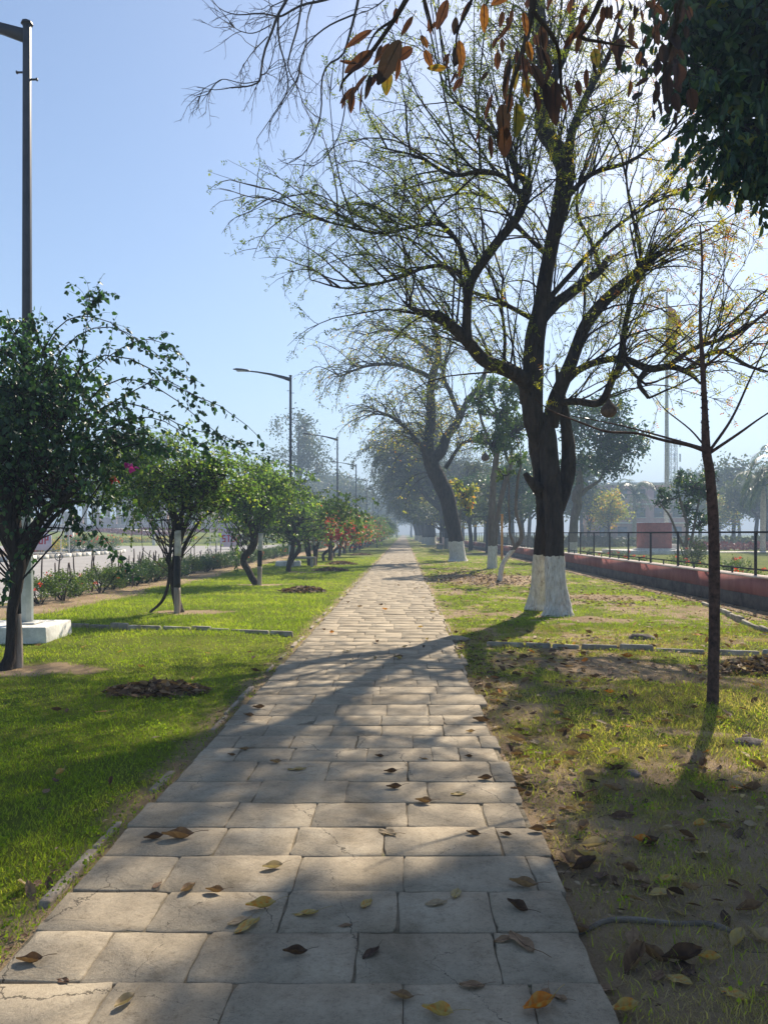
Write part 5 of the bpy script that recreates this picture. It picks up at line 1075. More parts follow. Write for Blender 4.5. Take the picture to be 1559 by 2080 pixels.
def leaf_pile(c, rx, ry, h, n, ls, label, tint=.35, seed=0):
    rg = np.random.default_rng(seed); a = rg.random(n)*2*np.pi; r = rg.random(n)**.6
    X = c[0]+np.cos(a)*r*rx; Y_ = c[1]+np.sin(a)*r*ry; z = gz(X, Y_)+.01+h*np.clip(1-r**1.6, 0, 1)*rg.random(n)**.5+.02*rg.random(n)
    D = rg.normal(size=(n, 3))*[1, 1, .35]; s_ = rg.uniform(.6, 1.3, n)*ls
    mb = MB(); leaves(mb, np.stack([X, Y_, z], 1)-norm(D)*s_[:, None]*.5, D, s_, s_*.45, 'oval', 0, np.clip(tint+rg.normal(size=n)*.2, 0, .88), N=rg.normal(size=(n, 3))*.7+[0, 0, 1], rg=rg)
    m_ = 18; aa = np.arange(m_)*2*np.pi/m_; wob = 1+.15*np.sin(aa*3+seed); V = [np.c_[c[0]+np.cos(aa)*rx*.8*wob*f, c[1]+np.sin(aa)*ry*.8*wob*f, gz(c[0]+np.cos(aa)*rx*.8*f, c[1]+np.sin(aa)*ry*.8*f)-.02+h*.75*(1-f**1.5)] for f in (1, .75, .5, .25)]
    k_ = np.arange(m_*4).reshape(4, m_); mb.add(np.vstack(V), [np.stack([k_[:-1], np.roll(k_[:-1], -1, 1), np.roll(k_[1:], -1, 1), k_[1:]], -1).reshape(-1, 4), k_[-1][None]], 1, .3)
    return props(mb.build('leaf_pile', [M['dry'], M['joint']], None, (c[0], c[1], 0)), label, 'leaf pile', 'swept heaps of dry leaves')
g_ = G(318, 1412); leaf_pile(g_, .47, .3, .085, 520, .095, 'swept heap of dry brown leaves on the left lawn nearest the camera', .3, 1)
for k_, (x, y, w_, lab) in enumerate([(615, 1203, .62, 'leaf heap on the lawn between the S-shaped bougainvillea and the path'), (672, 1160, .75, 'leaf heap level with the second lamp, left of the path'), (693, 1147, .8, 'leaf heap next beyond the one level with the second lamp'), (733, 1128, .8, 'small far leaf heap left of the path before the brown pillar')]):
    leaf_pile(G(x, y), w_, w_*.8, .13, 380, .13, lab, .25, 2+k_)
leaf_pile((4.15, 8.25), .85, .4, .16, 900, .1, 'heap of reddish brown leaves at the right edge behind the thorny tree', .42, 9)

# shrubs of the hedge and the stakes between them
def shrub(name, org, h, r, n, ls, label, cat, group, seed, leafm='leaf_green', flower=None, nf=0, stems=7, copyof=None, s_=1.0):
    if copyof: return copy_thing(copyof, org, rg.uniform(0, 6.28), label, s_)
    rg_ = np.random.default_rng(seed); r_ = thing(name, org, label, cat, group)
    a = rg_.random(stems)*2*np.pi; P0 = np.zeros((stems, 3))-[0, 0, .05]; sp_ = grow(P0, np.stack([np.cos(a)*.7, np.sin(a)*.7, np.ones(stems)], 1), rg_.uniform(.7, 1.05, stems)*h*1.1, 6, -.05, .13, rg_)
    t2 = side_twigs(sp_, 4, h*.25, h*.5, 4, rg_, -.05, .15, .35); mb = MB(); tubes(mb, sp_, taper(sp_, .016*h/.7, .005), 5); tubes(mb, t2, taper(t2, .008, .003), 3); mb.build('stem', M['twig'], r_)['kind'] = 'stuff'
    nc = 26; C = norm(rg_.normal(size=(nc, 3)))*(rg_.random(nc)**.4)[:, None]*[r, r, h*.4]+[0, 0, h*.6]
    X_ = C[rg_.integers(0, nc, n)]+rg_.normal(size=(n, 3))*r*.14; X_[:, 2] = np.maximum(X_[:, 2], .08)
    s2 = rg_.uniform(.6, 1.2, n)*ls; mb = MB(); leaves(mb, X_, rg_.normal(size=(n, 3))+[0, 0, .3], s2, s2*.5, 'small', 0, rg=rg_); mb.build('foliage', M[leafm], r_)
    if nf:
        fc = norm(rg_.normal(size=(nf, 3))+[0, 0, .5])*[r, r, h*.36]+[0, 0, h*.68]; X_ = np.repeat(fc, 14, 0)+rg_.normal(size=(nf*14, 3))*.025; s2 = .045
        mb = MB(); leaves(mb, X_, rg_.normal(size=X_.shape), s2, s2*.8, 'small', 0, rg=rg_); mb.build('blossom', M[flower], r_)
    return r_
hg = 'low flowering shrubs of the hedge along the road'
hs = [shrub('hedge_shrub', (-7.5, 16, 0), .72, .52, 2200, .06, 'x', 'shrub', hg, 201, 'leaf_green', 'petal_red', 2), shrub('hedge_shrub', (-7.5, 16, 0), .6, .47, 1400, .06, 'x', 'shrub', hg, 202, 'leaf_yellow' if 0 else 'leaf_green', 'petal_red', 2), shrub('hedge_shrub', (-7.5, 16, 0), .66, .54, 2600, .055, 'x', 'shrub', hg, 203, 'leaf_dark')]
y = 16.2; i = 0; fu = set()
while y < 78:
    v = (0 if i % 3 == 0 else 1) if y < 21 else (2 if (i % 4) else 0)
    x = -7.55-.008*(y-16)+rg.normal()*.07
    if y < 32: lab = ['wide red-flowered shrub nearest the camera in the hedge, right of the first lamp pole', 'thin straggly shrub second in the hedge', 'low straggly shrub third in the hedge, stakes behind it', 'bushy red-flowered shrub fourth in the hedge'][i] if i < 4 else 'low dense hedge shrub, number %d from the near end of the hedge' % (i+1)
    else: lab = 'distant dark hedge shrub, number %d from the near end' % (i+1)
    s_ = rg.uniform(.85, 1.1)
    if v not in fu: fu.add(v); o_ = hs[v]; o_.location = (x, y, 0); o_['label'] = lab; o_.scale = (s_,)*3
    else: copy_thing(hs[v], (x, y, 0), rg.uniform(0, 6.28), lab, s_)
    y += rg.uniform(.75, 1.05)*(1 if y < 26 else 1.15); i += 1
mb = MB(); limb(mb, [(0, 0, -.1), (.01, 0, .3), (-.01, .01, .7), (.01, 0, 1.0)], [.018, .017, .016, .013], 6, 3, 0, .2, 4)
st0 = props(mb.build('stake', M['stick']), 'x', 'stake', 'rough wooden stakes along the hedge')
sy = np.sort(np.concatenate([[15.9, 16.6, 17.2, 17.5, 17.9, 18.0, 18.3, 19.3, 19.5, 19.9], rg.uniform(20, 24.5, 22), rg.uniform(24.5, 36, 16)]))
for i, y in enumerate(sy):
    o_ = st0 if i == 0 else st0.copy()
    if i: col.objects.link(o_)
    o_.location = (-7.75-.01*(y-16)+rg.normal()*.1, y, 0); o_.rotation_euler = (rg.normal()*.07, rg.normal()*.09, rg.uniform(0, 6)); o_.scale = (1, 1, rg.uniform(.75, 1.12))
    o_['label'] = 'thin dark wooden stake standing in the hedge along the road, one of the rough row'
# ================================================================ pink wall and railing on the right
WX = 7.0
r_ = thing('boundary_wall', (WX, 60, 0), 'long low pink plastered wall on a dark plinth under the black railing', 'wall')
mb = MB(); yy = 5.0; k_ = 0
while yy < 190:
    l = 2.17*2; mb.box((0, yy+l/2-60, .46), (.3, l-.004, .34), 0, 0, rg.uniform(.3, .7)); yy += l
mb.build('wall', M['pinkwall'], r_)
mb = MB(); mb.box((0.02, 37, .12), (.36, 185, .34)); mb.build('plinth', M['plinth'], r_); mb = MB(); mb.box((0, 37, .645), (.36, 185, .035)); mb.build('coping', M['coping'], r_, bevel=.008)
r_ = thing('railing', (WX, 60, .66), 'black iron railing with chain link mesh on the long pink wall', 'fence')
ypost = [8.8+2.17*i for i in range(82)]
for i, y in enumerate(ypost):
    mb = MB(); mb.box((0, y-60, .425), (.045, .045, .85)); 
    if i == 0: p0_ = mb.build('post', M['iron'], r_)
    else:
        c_ = p0_.copy(); col.objects.link(c_); c_.location.y = y-ypost[0]; c_.parent = r_
mb = MB(); mb.box((0, (ypost[0]+ypost[-1])/2-60, .86), (.05, ypost[-1]-ypost[0]+.05, .04)); mb.build('top_rail', M['iron'], r_)
mb = MB(); mb.box((0, (ypost[0]+ypost[-1])/2-60, .12), (.03, ypost[-1]-ypost[0], .03))
for y in ypost[:30]: mb.box((0, y+1.085-60, .05), (.03, .03, .11))
mb.build('bottom_rail', M['iron'], r_)
mb = MB(); ww = []
for y in ypost[:24]:
    for k_ in range(-10, 32):
        for s_ in (-1, 1):
            a0 = k_*.07; a = a0 if s_ == 1 else a0+.71; b_ = a0+.71 if s_ == 1 else a0; z0, z1 = .14, .84
            ya, yb = a, b_
            # clip to the bay
            def cl(ya, za, yb, zb):
                if ya < 0: za += (zb-za)*(0-ya)/(yb-ya); ya = 0
                if ya > 2.17: za += (zb-za)*(2.17-ya)/(yb-ya); ya = 2.17
                return ya, za
            if max(ya, yb) <= 0.02 or min(ya, yb) >= 2.15: continue
            y1_, z1_ = cl(ya, z0, yb, z1); y2_, z2_ = cl(yb, z1, ya, z0)
            ww.append([[.012*s_, y+y1_-60, z1_], [.012*s_, y+y2_-60, z2_]])
ww = np.array(ww); tubes(mb, ww, np.full(ww.shape[:2], .0016), 3); mb.build('chain_link_mesh', M['wire'], r_)

# ================================================================ inside the railing
r_ = thing('memorial_block', (18.2, 56, 0), 'square dark red stone block on a white stepped platform beside the flagpole', 'monument')
mb = MB(); mb.box((0, 0, 1.33), (1.95, 1.95, 1.85)); mb.build('block', M['redstone'], r_, bevel=.02)
mb = MB(); mb.box((0, 0, .34), (2.4, 2.4, .12)); mb.build('step', M['white'], r_, bevel=.02)
mb = MB(); mb.box((.4, .5, .14), (6.6, 6.0, .28)); mb.build('platform', M['white'], r_, bevel=.03)
r_ = thing('flagpole', (W(1353, 1083, 60)[0], 60, 0), 'very tall pale flagpole behind the red block', 'flagpole')
mb = MB(); limb(mb, [(0, 0, 0), (0, 0, 6), (0, 0, 12), (0, 0, 20.3)], [.2, .17, .13, .08], 14, 4, 0, 0); mb.build('pole', M['whitegrey'], r_, smooth=True)
mb = MB(); mb.box((0, 0, .3), (1.5, 1.5, .7)); mb.build('base', M['cream'], r_, bevel=.02)
fr = np.random.default_rng(5); n_ = 14; m_ = 18; U, V_ = np.meshgrid(np.linspace(0, 1, n_), np.linspace(0, 1, m_)); wd = .95*(1-.35*V_)
X_ = .1+U*wd+.12*np.sin(V_*7)*U; Yw = .28*np.sin(U*9+V_*4)*U; Zz = 19.4-V_*4.0-U*.9*(1-V_)
k_ = np.arange(n_*m_).reshape(m_, n_); mb = MB(); mb.add(np.stack([X_, Yw, Zz], -1).reshape(-1, 3), np.stack([k_[:-1, :-1], k_[:-1, 1:], k_[1:, 1:], k_[1:, :-1]], -1).reshape(-1, 4), 0, (1-V_).ravel())
fm = leaf_mat('flag cloth', [(0, (.03, .2, .08)), (.36, (.04, .24, .1)), (.37, (.3, .32, .34)), (.66, (.32, .34, .36)), (.67, (.3, .13, .04)), (1, (.3, .13, .04))], .2, .8)
ff = mb.build('flag', fm, r_, smooth=True)
props(ff, None)
r_ = thing('lattice_mast', (W(1366, 1083, 210)[0], 210, 0), 'distant pale lattice telecom mast with antennas right of the flagpole', 'mast')
mb = MB(); Ht = 27.5
for sx, sy in ((-1, -1), (1, -1), (1, 1), (-1, 1)): tubes(mb, np.array([[[sx*1.1, sy*1.1, 0], [sx*.75, sy*.75, Ht]]]), np.full((1, 2), .11), 4)
for i in range(22):
    z0 = i*Ht/22; z1 = z0+Ht/22; s0 = 1.1-.35*z0/Ht; s1 = 1.1-.35*z1/Ht
    for (ax, ay), (bx_, by_) in (((-1, -1), (1, -1)), ((1, -1), (1, 1)), ((1, 1), (-1, 1)), ((-1, 1), (-1, -1))): tubes(mb, np.array([[[ax*s0, ay*s0, z0], [bx_*s1, by_*s1, z1]], [[bx_*s0, by_*s0, z0], [ax*s1, ay*s1, z1]]]), np.full((2, 2), .06), 3)
mb.build('lattice', M['whitegrey'], r_)
for z_ in (26, 22, 18.5):
    for dx in (-1.5, 0, 1.5): mb = MB(); mb.box((dx, -1.1, z_), (.4, .3, 2.2)); mb.build('antenna', M['whitegrey'], r_)
mb = MB(); sheet(mb, [(15, 58.5), (60, 58.5), (60, 61.5), (15, 61.5)], .05); props(mb.build('path', M['cream']), 'pale walkway across the lawn inside the railing', 'path', kind='structure')
rose = shrub('rose_bush', (0, 0, 0), .75, .38, 520, .07, 'x', 'shrub', 'rose bushes just inside the railing', 301, 'leaf_green', 'petal_red', 2, 5)
for i, (x, Y) in enumerate([(1285, 27), (1310, 29), (1225, 34), (1190, 38), (1400, 24), (1375, 25.5), (1415, 22.5), (1490, 19.5), (1520, 17.5), (1545, 16.5), (1250, 40), (1265, 33), (1470, 22), (1505, 25)]):
    lab = 'rose bush inside the railing, number %d counted from the far end' % (14-sorted([27, 29, 34, 38, 24, 25.5, 22.5, 19.5, 17.5, 16.5, 40, 33, 22, 25]).index(Y)); loc = (max(7.8, W(x, 0, Y)[0]), Y, 0)
    if i == 0: rose.location = loc; rose['label'] = lab
    else: copy_thing(rose, loc, rg.uniform(0, 6), lab, rg.uniform(.75, 1.15))
shrub('round_bush', (W(1400, 0, 29)[0], 28.8, 0), 1.25, .75, 2200, .07, 'round bright green bush at the foot of the tall open shrub, inside the railing', 'shrub', None, 303, 'leaf_green', 'petal_red', 3)
# maroon bed along the far side of the lawn
def groundcover(poly_fn, n, h, ls, m_, label, name='flower_bed', seed=0):
    rg_ = np.random.default_rng(seed); X, Y_ = poly_fn(rg_, n); z = gz(X, Y_)+rg_.random(n)*h
    mb = MB(); s_ = rg_.uniform(.6, 1.2, n)*ls; leaves(mb, np.stack([X, Y_, z], 1), rg_.normal(size=(n, 3))+[0, 0, .5], s_, s_*.6, 'small', 0, rg=rg_); return props(mb.build(name, M[m_]), label, 'flower bed', kind='stuff')
groundcover(lambda r, n: (r.uniform(26, 75, n), r.uniform(66, 70, n)), 6000, .5, .4, 'leaf_maroon', 'maroon foliage bed at the back of the lawn inside the railing', seed=1)
groundcover(lambda r, n: (r.uniform(10, 75, n), r.uniform(84, 88, n)), 7000, .9, .5, 'leaf_far', 'clipped dark hedge mass at the back of the lawn inside the railing', 'hedge_foliage', seed=2)

# ================================================================ background trees
def far_tree(seed, H, Rr, nl, ls, label, lm='leaf_far', gaps=1.0, trunk_h=.35, name='background_tree', lob_n=9, spread=1.0):
    rg_ = np.random.default_rng(seed); lobes = []
    for i in range(lob_n):
        a = rg_.random()*6.28; q = rg_.random()**.6; lobes.append((math.cos(a)*Rr*q*.75, math.sin(a)*Rr*q*.75, H*(trunk_h+.12+(1-trunk_h-.2)*rg_.random()), Rr*rg_.uniform(.3, .48)*gaps, Rr*rg_.uniform(.3, .48)*gaps, H*rg_.uniform(.09, .16)*gaps))
    pol = [([(0, 0, -.2), (.1, 0, H*.15), (-.1, .1, H*.35), (.05, 0, H*.6), (0, 0, H*.85)], [H*.03, H*.024, H*.02, H*.014, H*.005])]
    for l_ in lobes[:6]: s0 = np.array([0, 0, H*rg_.uniform(.3, .55)]); e = np.array(l_[:3]); pol.append(([s0, (s0+e)/2+[0, 0, -H*.03], e], [H*.012, H*.008, H*.003]))
    return cloud_tree(name, (0, 0, 0), pol, lobes, nl, ls, label, seed, lm, 'bark', hang=.3, twigs=40, asp=.6, clump=.8, sides=7, kind='small', group='hazy trees around the park')
ft = [far_tree(401, 13, 6, 4200, .5, 'x'), far_tree(402, 11, 7, 4200, .5, 'x', lob_n=12), far_tree(403, 15, 5, 3600, .5, 'x', 'leaf_dark'), far_tree(404, 10, 5, 3200, .45, 'x', 'leaf_yellow')]
tall = far_tree(405, 20, 5.6, 4200, .42, 'tall feathery grey tree standing alone above the bougainvillea row', gaps=.72, trunk_h=.45, lob_n=17)
tall.location = (W(606, 0, 118)[0], 118, 0)
used = set()
spots = [
 # right side, beyond the lawn: photo x, distance, kind, scale
 (1130, 92, 0, .9), (1195, 98, 1, .75), (1235, 88, 3, .65), (1180, 120, 2, .8), (1390, 150, 2, 1.05), (1440, 120, 1, 1.0), (1490, 112, 0, .9), (1535, 100, 1, 1.0), (1580, 105, 2, .9), (1460, 95, 3, .62), (1555, 85, 1, .7), (1640, 110, 0, 1), (1420, 175, 0, 1.2), (1500, 160, 1, 1.2), (1075, 85, 1, .85), (1040, 110, 2, .9),
 # behind the row on the right
 (1010, 75, 0, .75), (955, 66, 2, .5), (990, 58, 0, .5), (895, 82, 1, .55), (965, 95, 3, .8), (985, 130, 2, .95), (940, 150, 0, 1.0), (905, 170, 1, 1.1), (880, 200, 2, 1.1), (870, 145, 0, .7), (1060, 60, 2, .5), (920, 115, 1, .8), (900, 90, 3, .6),
 # end of the path and left of it
 (850, 250, 1, 1.1), (835, 290, 0, 1.1), (805, 320, 1, 1.0), (790, 250, 3, .7), (770, 300, 0, 1.3), (740, 230, 1, 1.2), (715, 190, 2, 1.05), (690, 165, 1, 1.25), (665, 150, 0, 1.1), (640, 160, 1, 1.3), (580, 150, 1, 1.0), (545, 170, 0, 1.0), (500, 190, 1, 1.1), (450, 175, 2, .8), (400, 190, 1, .9), (350, 180, 0, 1.1), (300, 165, 2, 1.1), (250, 170, 1, 1.3), (190, 160, 0, 1.2), (130, 170, 1, 1.3), (60, 160, 2, 1.2), (0, 150, 1, 1.2), (-60, 150, 0, 1.2), (560, 120, 3, .45), (420, 150, 3, .6)]
names_side = lambda x, Y: ('beyond the railing' if x > 1100 else 'behind the limewashed row' if x > 860 else 'at the path end' if x > 760 else 'behind the bougainvilleas' if x > 520 else 'behind the ornate pink wall')
kind_n = ['broad hazy tree', 'rounded hazy tree', 'tall hazy tree', 'yellowish hazy tree']
lists = {}
for x, Y, v, s_ in sorted(spots, key=lambda t: t[0]): lists.setdefault((names_side(x, Y), v), []).append((x, Y, v, s_))
for (side, v), L_ in lists.items():
    for q, (x, Y, v, s_) in enumerate(L_):
        lab = '%s %s' % (kind_n[v], side)+('' if len(L_) == 1 else ', %s of %d from the left' % (['first', 'second', 'third', 'fourth', 'fifth', 'sixth', 'seventh', 'eighth', 'ninth'][q], len(L_)))
        loc = (W(x, 0, Y)[0], Y, float(gz(W(x, 0, Y)[0], Y))*.9)
        if v not in used: used.add(v); o_ = ft[v]; o_.location = loc; o_.scale = (s_,)*3; o_['label'] = lab
        else: copy_thing(ft[v], loc, rg.uniform(0, 6.28), lab, (s_*rg.uniform(.95, 1.15), s_, s_*rg.uniform(.9, 1.08)))

def palm(seed, H, nf, fl, label, tr=.3, royal=True, name='palm_tree'):
    rg_ = np.random.default_rng(seed); r_ = thing(name, (0, 0, 0), label, 'palm tree', 'royal palms in the hazy background')
    mb = MB(); limb(mb, [(0, 0, -.2), (0, 0, H*.3), (.05, 0, H*.6), (.05, 0, H*.88), (.05, 0, H)], [tr*1.15, tr, tr*1.1, tr*.8, tr*.5], 12, 4, 0, .03); mb.build('trunk', M['concrete'] if royal else M['bark'], r_, smooth=True)
    a = rg_.random(nf)*2*np.pi; el = rg_.uniform(-.1, 1.4, nf); D = np.stack([np.cos(a)*np.cos(el), np.sin(a)*np.cos(el), np.sin(el)], 1)
    P = grow(np.tile([.05, 0, H], (nf, 1)), D, fl*rg_.uniform(.85, 1.1, nf), 12, .55, .02, rg_); mb = MB(); tubes(mb, P, taper(P, .05, .015), 4)
    m_ = 60; t = np.tile(np.linspace(.12, 1, m_), (nf, 1)); A, tg = along(P, t); sd = norm(np.cross(tg, [0, 0, 1.0])); 
    for s_ in (-1, 1):
        ln = fl*.24*np.sin(np.pi*np.clip(t, .1, .93))**.6*np.ones_like(t); D_ = norm(sd*s_+tg*.6+rg_.normal(size=A.shape)*.12+[0, 0, -.35])
        leaves(mb, A.reshape(-1, 3), D_.reshape(-1, 3), ln.reshape(-1), .055*fl/3.5, 'small', 0, N=np.tile([0, 0, 1.0], (nf*m_, 1)), rg=rg_)
    mb.build('crown', M['leaf_dark'], r_); return r_
pa = palm(501, 13.5, 20, 3.6, 'x', .38); pb = palm(502, 6.5, 22, 3.8, 'x', .26)
for i, x in enumerate([172, 197, 219, 241, 262, 285, 309, 330]):
    Y = 127+1.5*(i % 2); loc = (W(x, 0, Y)[0], Y, 1.7); lab = 'royal palm with a grey column trunk behind the pale pink wall, %s from the left' % ['first', 'second', 'third', 'fourth', 'fifth', 'sixth', 'seventh', 'eighth'][i]
    if i == 0: pa.location = loc; pa['label'] = lab
    else: copy_thing(pa, loc, rg.uniform(0, 6), lab, (1, 1, rg.uniform(.9, 1.1)))
for i, (x, Y, s_, lab) in enumerate([(1287, 100, 1.0, 'drooping royal palm left of the red block in the haze'), (1230, 96, .8, 'shorter palm left of the drooping royal palm'), (1548, 62, .82, 'nearer palm with arching fronds at the right edge'), (1590, 58, .95, 'palm at the right edge mostly outside the view')]):
    loc = (W(x, 0, Y)[0], Y, 0)
    if i == 0: pb.location = loc; pb['label'] = lab
    else: copy_thing(pb, loc, rg.uniform(0, 6), lab, s_)

# ================================================================ buildings
def building(name, org, w_, d_, storeys, fh, bays, wallm, label, rz=0, roofm='cream'):
    r_ = thing(name, org, label, 'building', rz=rz); h = storeys*fh
    mb = MB(); mb.box((0, 0, h/2), (w_, d_, h)); mb.build('wall', M[wallm], r_)
    mb = MB(); mb.box((0, 0, h+.25), (w_+.8, d_+.8, .5)); mb.build('roof', M[roofm], r_)
    win = None
    for s_ in range(storeys):
        for b_ in range(bays):
            x = -w_/2+(b_+.5)*w_/bays; z = s_*fh+fh*.55
            if win is None:
                mb = MB(); mb.box((x, -d_/2-.03, z), (w_/bays*.5, .1, fh*.5)); win = mb.build('window', M['glass'], r_); x0, z0 = x, z
                mb = MB(); mb.box((x, -d_/2-.06, z-fh*.27), (w_/bays*.6, .2, .12)); sill = mb.build('sill', M['cream'], win)
            else:
                c_ = win.copy(); col.objects.link(c_); c_.parent = r_; c_.location = (x-x0, 0, z-z0); e_ = sill.copy(); col.objects.link(e_); e_.parent = c_
    for s_ in range(1, storeys): mb = MB(); mb.box((0, -d_/2-.1, s_*fh), (w_+.3, .3, .25)); mb.build('string_course', M[roofm], r_)
    return r_
building('pink_building', (W(1300, 0, 135)[0], 141, 0), 16, 12, 3, 3.3, 5, 'bldpink', 'hazy pinkish building with dark windows behind the flagpole')
building('campus_building', (W(480, 0, 195)[0], 205, 1.5), 60, 14, 2, 4.2, 16, 'cream', 'low grey building far behind the hedge and the second stop board')
# far gate with a pale green canopy across the end of the path
r_ = thing('gate_canopy', (W(785, 0, 250)[0], 250, 0), 'far gate canopy with a pale green roof left of the path end', 'gate')
mb = MB(); mb.box((0, 0, 6.2), (7.5, 5, .5), taper=.9); mb.build('roof', M['darkroof'], r_); 
for sx in (-1, 1):
    for sy in (-1, 1): mb = MB(); mb.box((sx*3.3, sy*2, 3), (.4, .4, 6)); mb.build('column', M['cream'], r_)

# pale pink boundary wall with pillars and round arches beyond the mound
def mz(x, y): return float(gz(x, y))
r_ = thing('ornate_wall', (-45, 119, 1.85), 'pale pink boundary wall with pillars, round arch panels and dark grilles across the road', 'wall')
mb = MB(); mb.box((0, 0, .45), (80, .5, 1.0)); mb.build('wall', M['palepink'], r_)
mb = MB(); mb.box((0, 0, .98), (80, .62, .12)); mb.build('coping', M['cream'], r_)
proto_p = proto_d = proto_g = None
for i, x in enumerate(np.arange(-39, 40, 2.62)):
    tall_ = i % 2 == 0
    mb = MB(); h = 2.7 if tall_ else 2.0
    if proto_p is None or True:
        mb.box((x, 0, h/2), (.6, .7, h)); mb.box((x, 0, h+.08), (.72, .82, .16)); mb.build('pillar', M['palepink'], r_)
    if tall_:
        a = np.linspace(0, np.pi, 15); c_ = x+1.31; R0 = .95; V = []
        for yy in (-.12, .12): V.append(np.c_[c_+np.cos(a)*R0, np.full(15, yy), 1.04+np.sin(a)*R0*1.05])
        V = np.vstack(V); q = np.arange(14); mb = MB(); mb.add(V, [np.arange(15)[::-1][None], np.arange(15, 30)[None], np.stack([q, q+1, q+16, q+15], 1)]); mb.build('arch_panel', M['palepink'], r_)
        mb = MB(); P = np.stack([c_+np.cos(a)*1.05, np.full(15, -.16), 1.04+np.sin(a)*1.1], 1)[None]; tubes(mb, P, np.full((1, 15), .09), 6); mb.build('arch_rim', M['cream'], r_)
    else:
        mb = MB(); xx = np.linspace(x+.4, x+2.2, 12); P = np.stack([np.stack([xx, 0*xx, 1.0+0*xx], 1), np.stack([xx, 0*xx, 1.95+0*xx], 1)], 1); tubes(mb, P, np.full((12, 2), .025), 4)
        mb.box((x+1.31, 0, 1.95), (2.0, .06, .06)); mb.build('grille', M['iron'], r_)
    # zigzag moulding on the base
    mb = MB(); P = np.array([[[x+.35, -.27, .62], [x+.8, -.27, .62], [x+1.05, -.27, .3], [x+1.31, -.27, .62], [x+1.57, -.27, .3], [x+1.82, -.27, .62], [x+2.25, -.27, .62]]]); tubes(mb, P, np.full((1, 7), .07), 4); mb.build('moulding', M['cream'], r_)
# maroon bands on the mound
def band(y0, y1, xa, xb, th): return lambda r, n: (lambda t: (xa+(xb-xa)*t, y0+(y1-y0)*t+r.normal(size=n)*th+1.0*np.sin(t*7)))(r.random(n))
groundcover(band(116, 106, -52, -30, 1.0), 5000, .3, .3, 'leaf_maroon', 'curving band of maroon bedding plants on the mound before the pale pink wall', seed=4)
groundcover(band(117, 111, -40, -24, .7), 3000, .3, .3, 'leaf_maroon', 'second band of maroon bedding plants on the mound', seed=5)
mb = MB(); tt = np.linspace(0, 1, 20); xx = -47+17*tt; y_ = 115.2-7*tt+np.sin(tt*7); V = np.vstack([np.c_[xx, y_-.35, [mz(a_, b_)+.34 for a_, b_ in zip(xx, y_-.35)]], np.c_[xx, y_+.35, [mz(a_, b_)+.36 for a_, b_ in zip(xx, y_+.35)]]]); q = np.arange(19)
mb.add(V, np.stack([q, q+1, q+21, q+20], 1)); props(mb.build('gravel', M['cream']), 'pale gravel strip between the maroon bands', 'gravel', kind='structure')
# white painted tree stem on the mound edge and shrubs of the islands
cloud_tree('small_lawn_tree', (W(313, 0, 92)[0], 92, 0), [([(0+W(313, 0, 92)[0], 92, -.1), (W(313, 0, 92)[0]-.05, 92, 1), (W(313, 0, 92)[0]-.2, 92, 2.2), (W(313, 0, 92)[0]-.25, 92, 3.2)], [.2, .16, .13, .08])], [(W(311, 0, 92)[0], 92, 3.6, 1.5, 1.5, .8)], 500, .25, 'small tree with a white painted stem at the edge of the mound', 61, 'leaf_dark', 'bark_white', twigs=20)
ish = [shrub('island_shrub', (0, 0, 0), 1.15, .8, 900, .13, 'x', 'shrub', 'bushes on the traffic island', 601, 'leaf_yellow', None, 0), shrub('island_shrub', (0, 0, 0), 1.2, .95, 900, .12, 'x', 'shrub', 'bushes on the traffic island', 602, 'leaf_green', 'petal_red', 22), shrub('island_shrub', (0, 0, 0), .6, .6, 500, .1, 'x', 'shrub', 'bushes on the traffic island', 603, 'leaf_maroon', 'petal_red', 8)]
fu = set()
for (x, Y, v, lab) in [(112, 49.5, 0, 'yellow croton bush behind the first stop board frame'), (140, 51, 0, 'second yellow croton bush right of the white frame'), (92, 48, 0, 'yellow croton bush beside the first stop board'), (168, 53.5, 1, 'red flowered bush in the middle of the traffic island'), (192, 55, 1, 'wide red flowered bush on the traffic island'), (225, 56.5, 1, 'orange tinged bush at the tip of the traffic island'), (246, 58, 1, 'last bush at the tip of the traffic island'),
                       (75, 46.5, 2, 'low maroon plant below the first stop board'), (95, 47, 2, 'low maroon plant below the white frame'), (60, 46, 2, 'low maroon plant near the lamp pole'), (205, 58.5, 1, 'bush behind the wide red one on the island')]:
    loc = (W(x, 0, Y)[0]-.9, Y, .1)
    if v not in fu: fu.add(v); ish[v].location = loc; ish[v]['label'] = lab
    else: copy_thing(ish[v], loc, rg.uniform(0, 6), lab, rg.uniform(.85, 1.1))
r_ = thing('yellow_hedge', (-27.8, 100, 0), 'long clipped hedge with yellow leaves above the banded kerb across the junction', 'hedge')
n = 15000; rr = np.random.default_rng(8); X_ = rr.uniform(-1.1, 1.1, n); Y_ = -2+90*rr.random(n)**1.4; zz = rr.random(n)**.6*.95; mb = MB(); s_ = rr.uniform(.15, .3, n); leaves(mb, np.stack([X_, Y_, zz], 1), rr.normal(size=(n, 3))+[0, 0, .4], s_, s_*.5, 'small', 0, rg=rr)
X_ = rr.uniform(-10, 0, 2500); leaves(mb, np.stack([X_, rr.uniform(-2.8, -1.2, 2500), rr.random(2500)**.6*.95], 1), rr.normal(size=(2500, 3))+[0, 0, .4], .24, .12, 'small', 0, rg=rr); mb.build('foliage', M['leaf_yellow'], r_)
r_ = thing('gate_post', (W(140, 0, 62)[0], 62, 0), 'grey square post with a white edge behind the yellow croton bushes', 'post')
mb = MB(); mb.box((0, 0, 1.6), (.5, .5, 3.3)); mb.build('post', M['whitegrey'], r_, bevel=.02); mb = MB(); mb.box((.3, 0, 1.6), (.09, .4, 3.3)); mb.build('edge_strip', M['white'], r_)

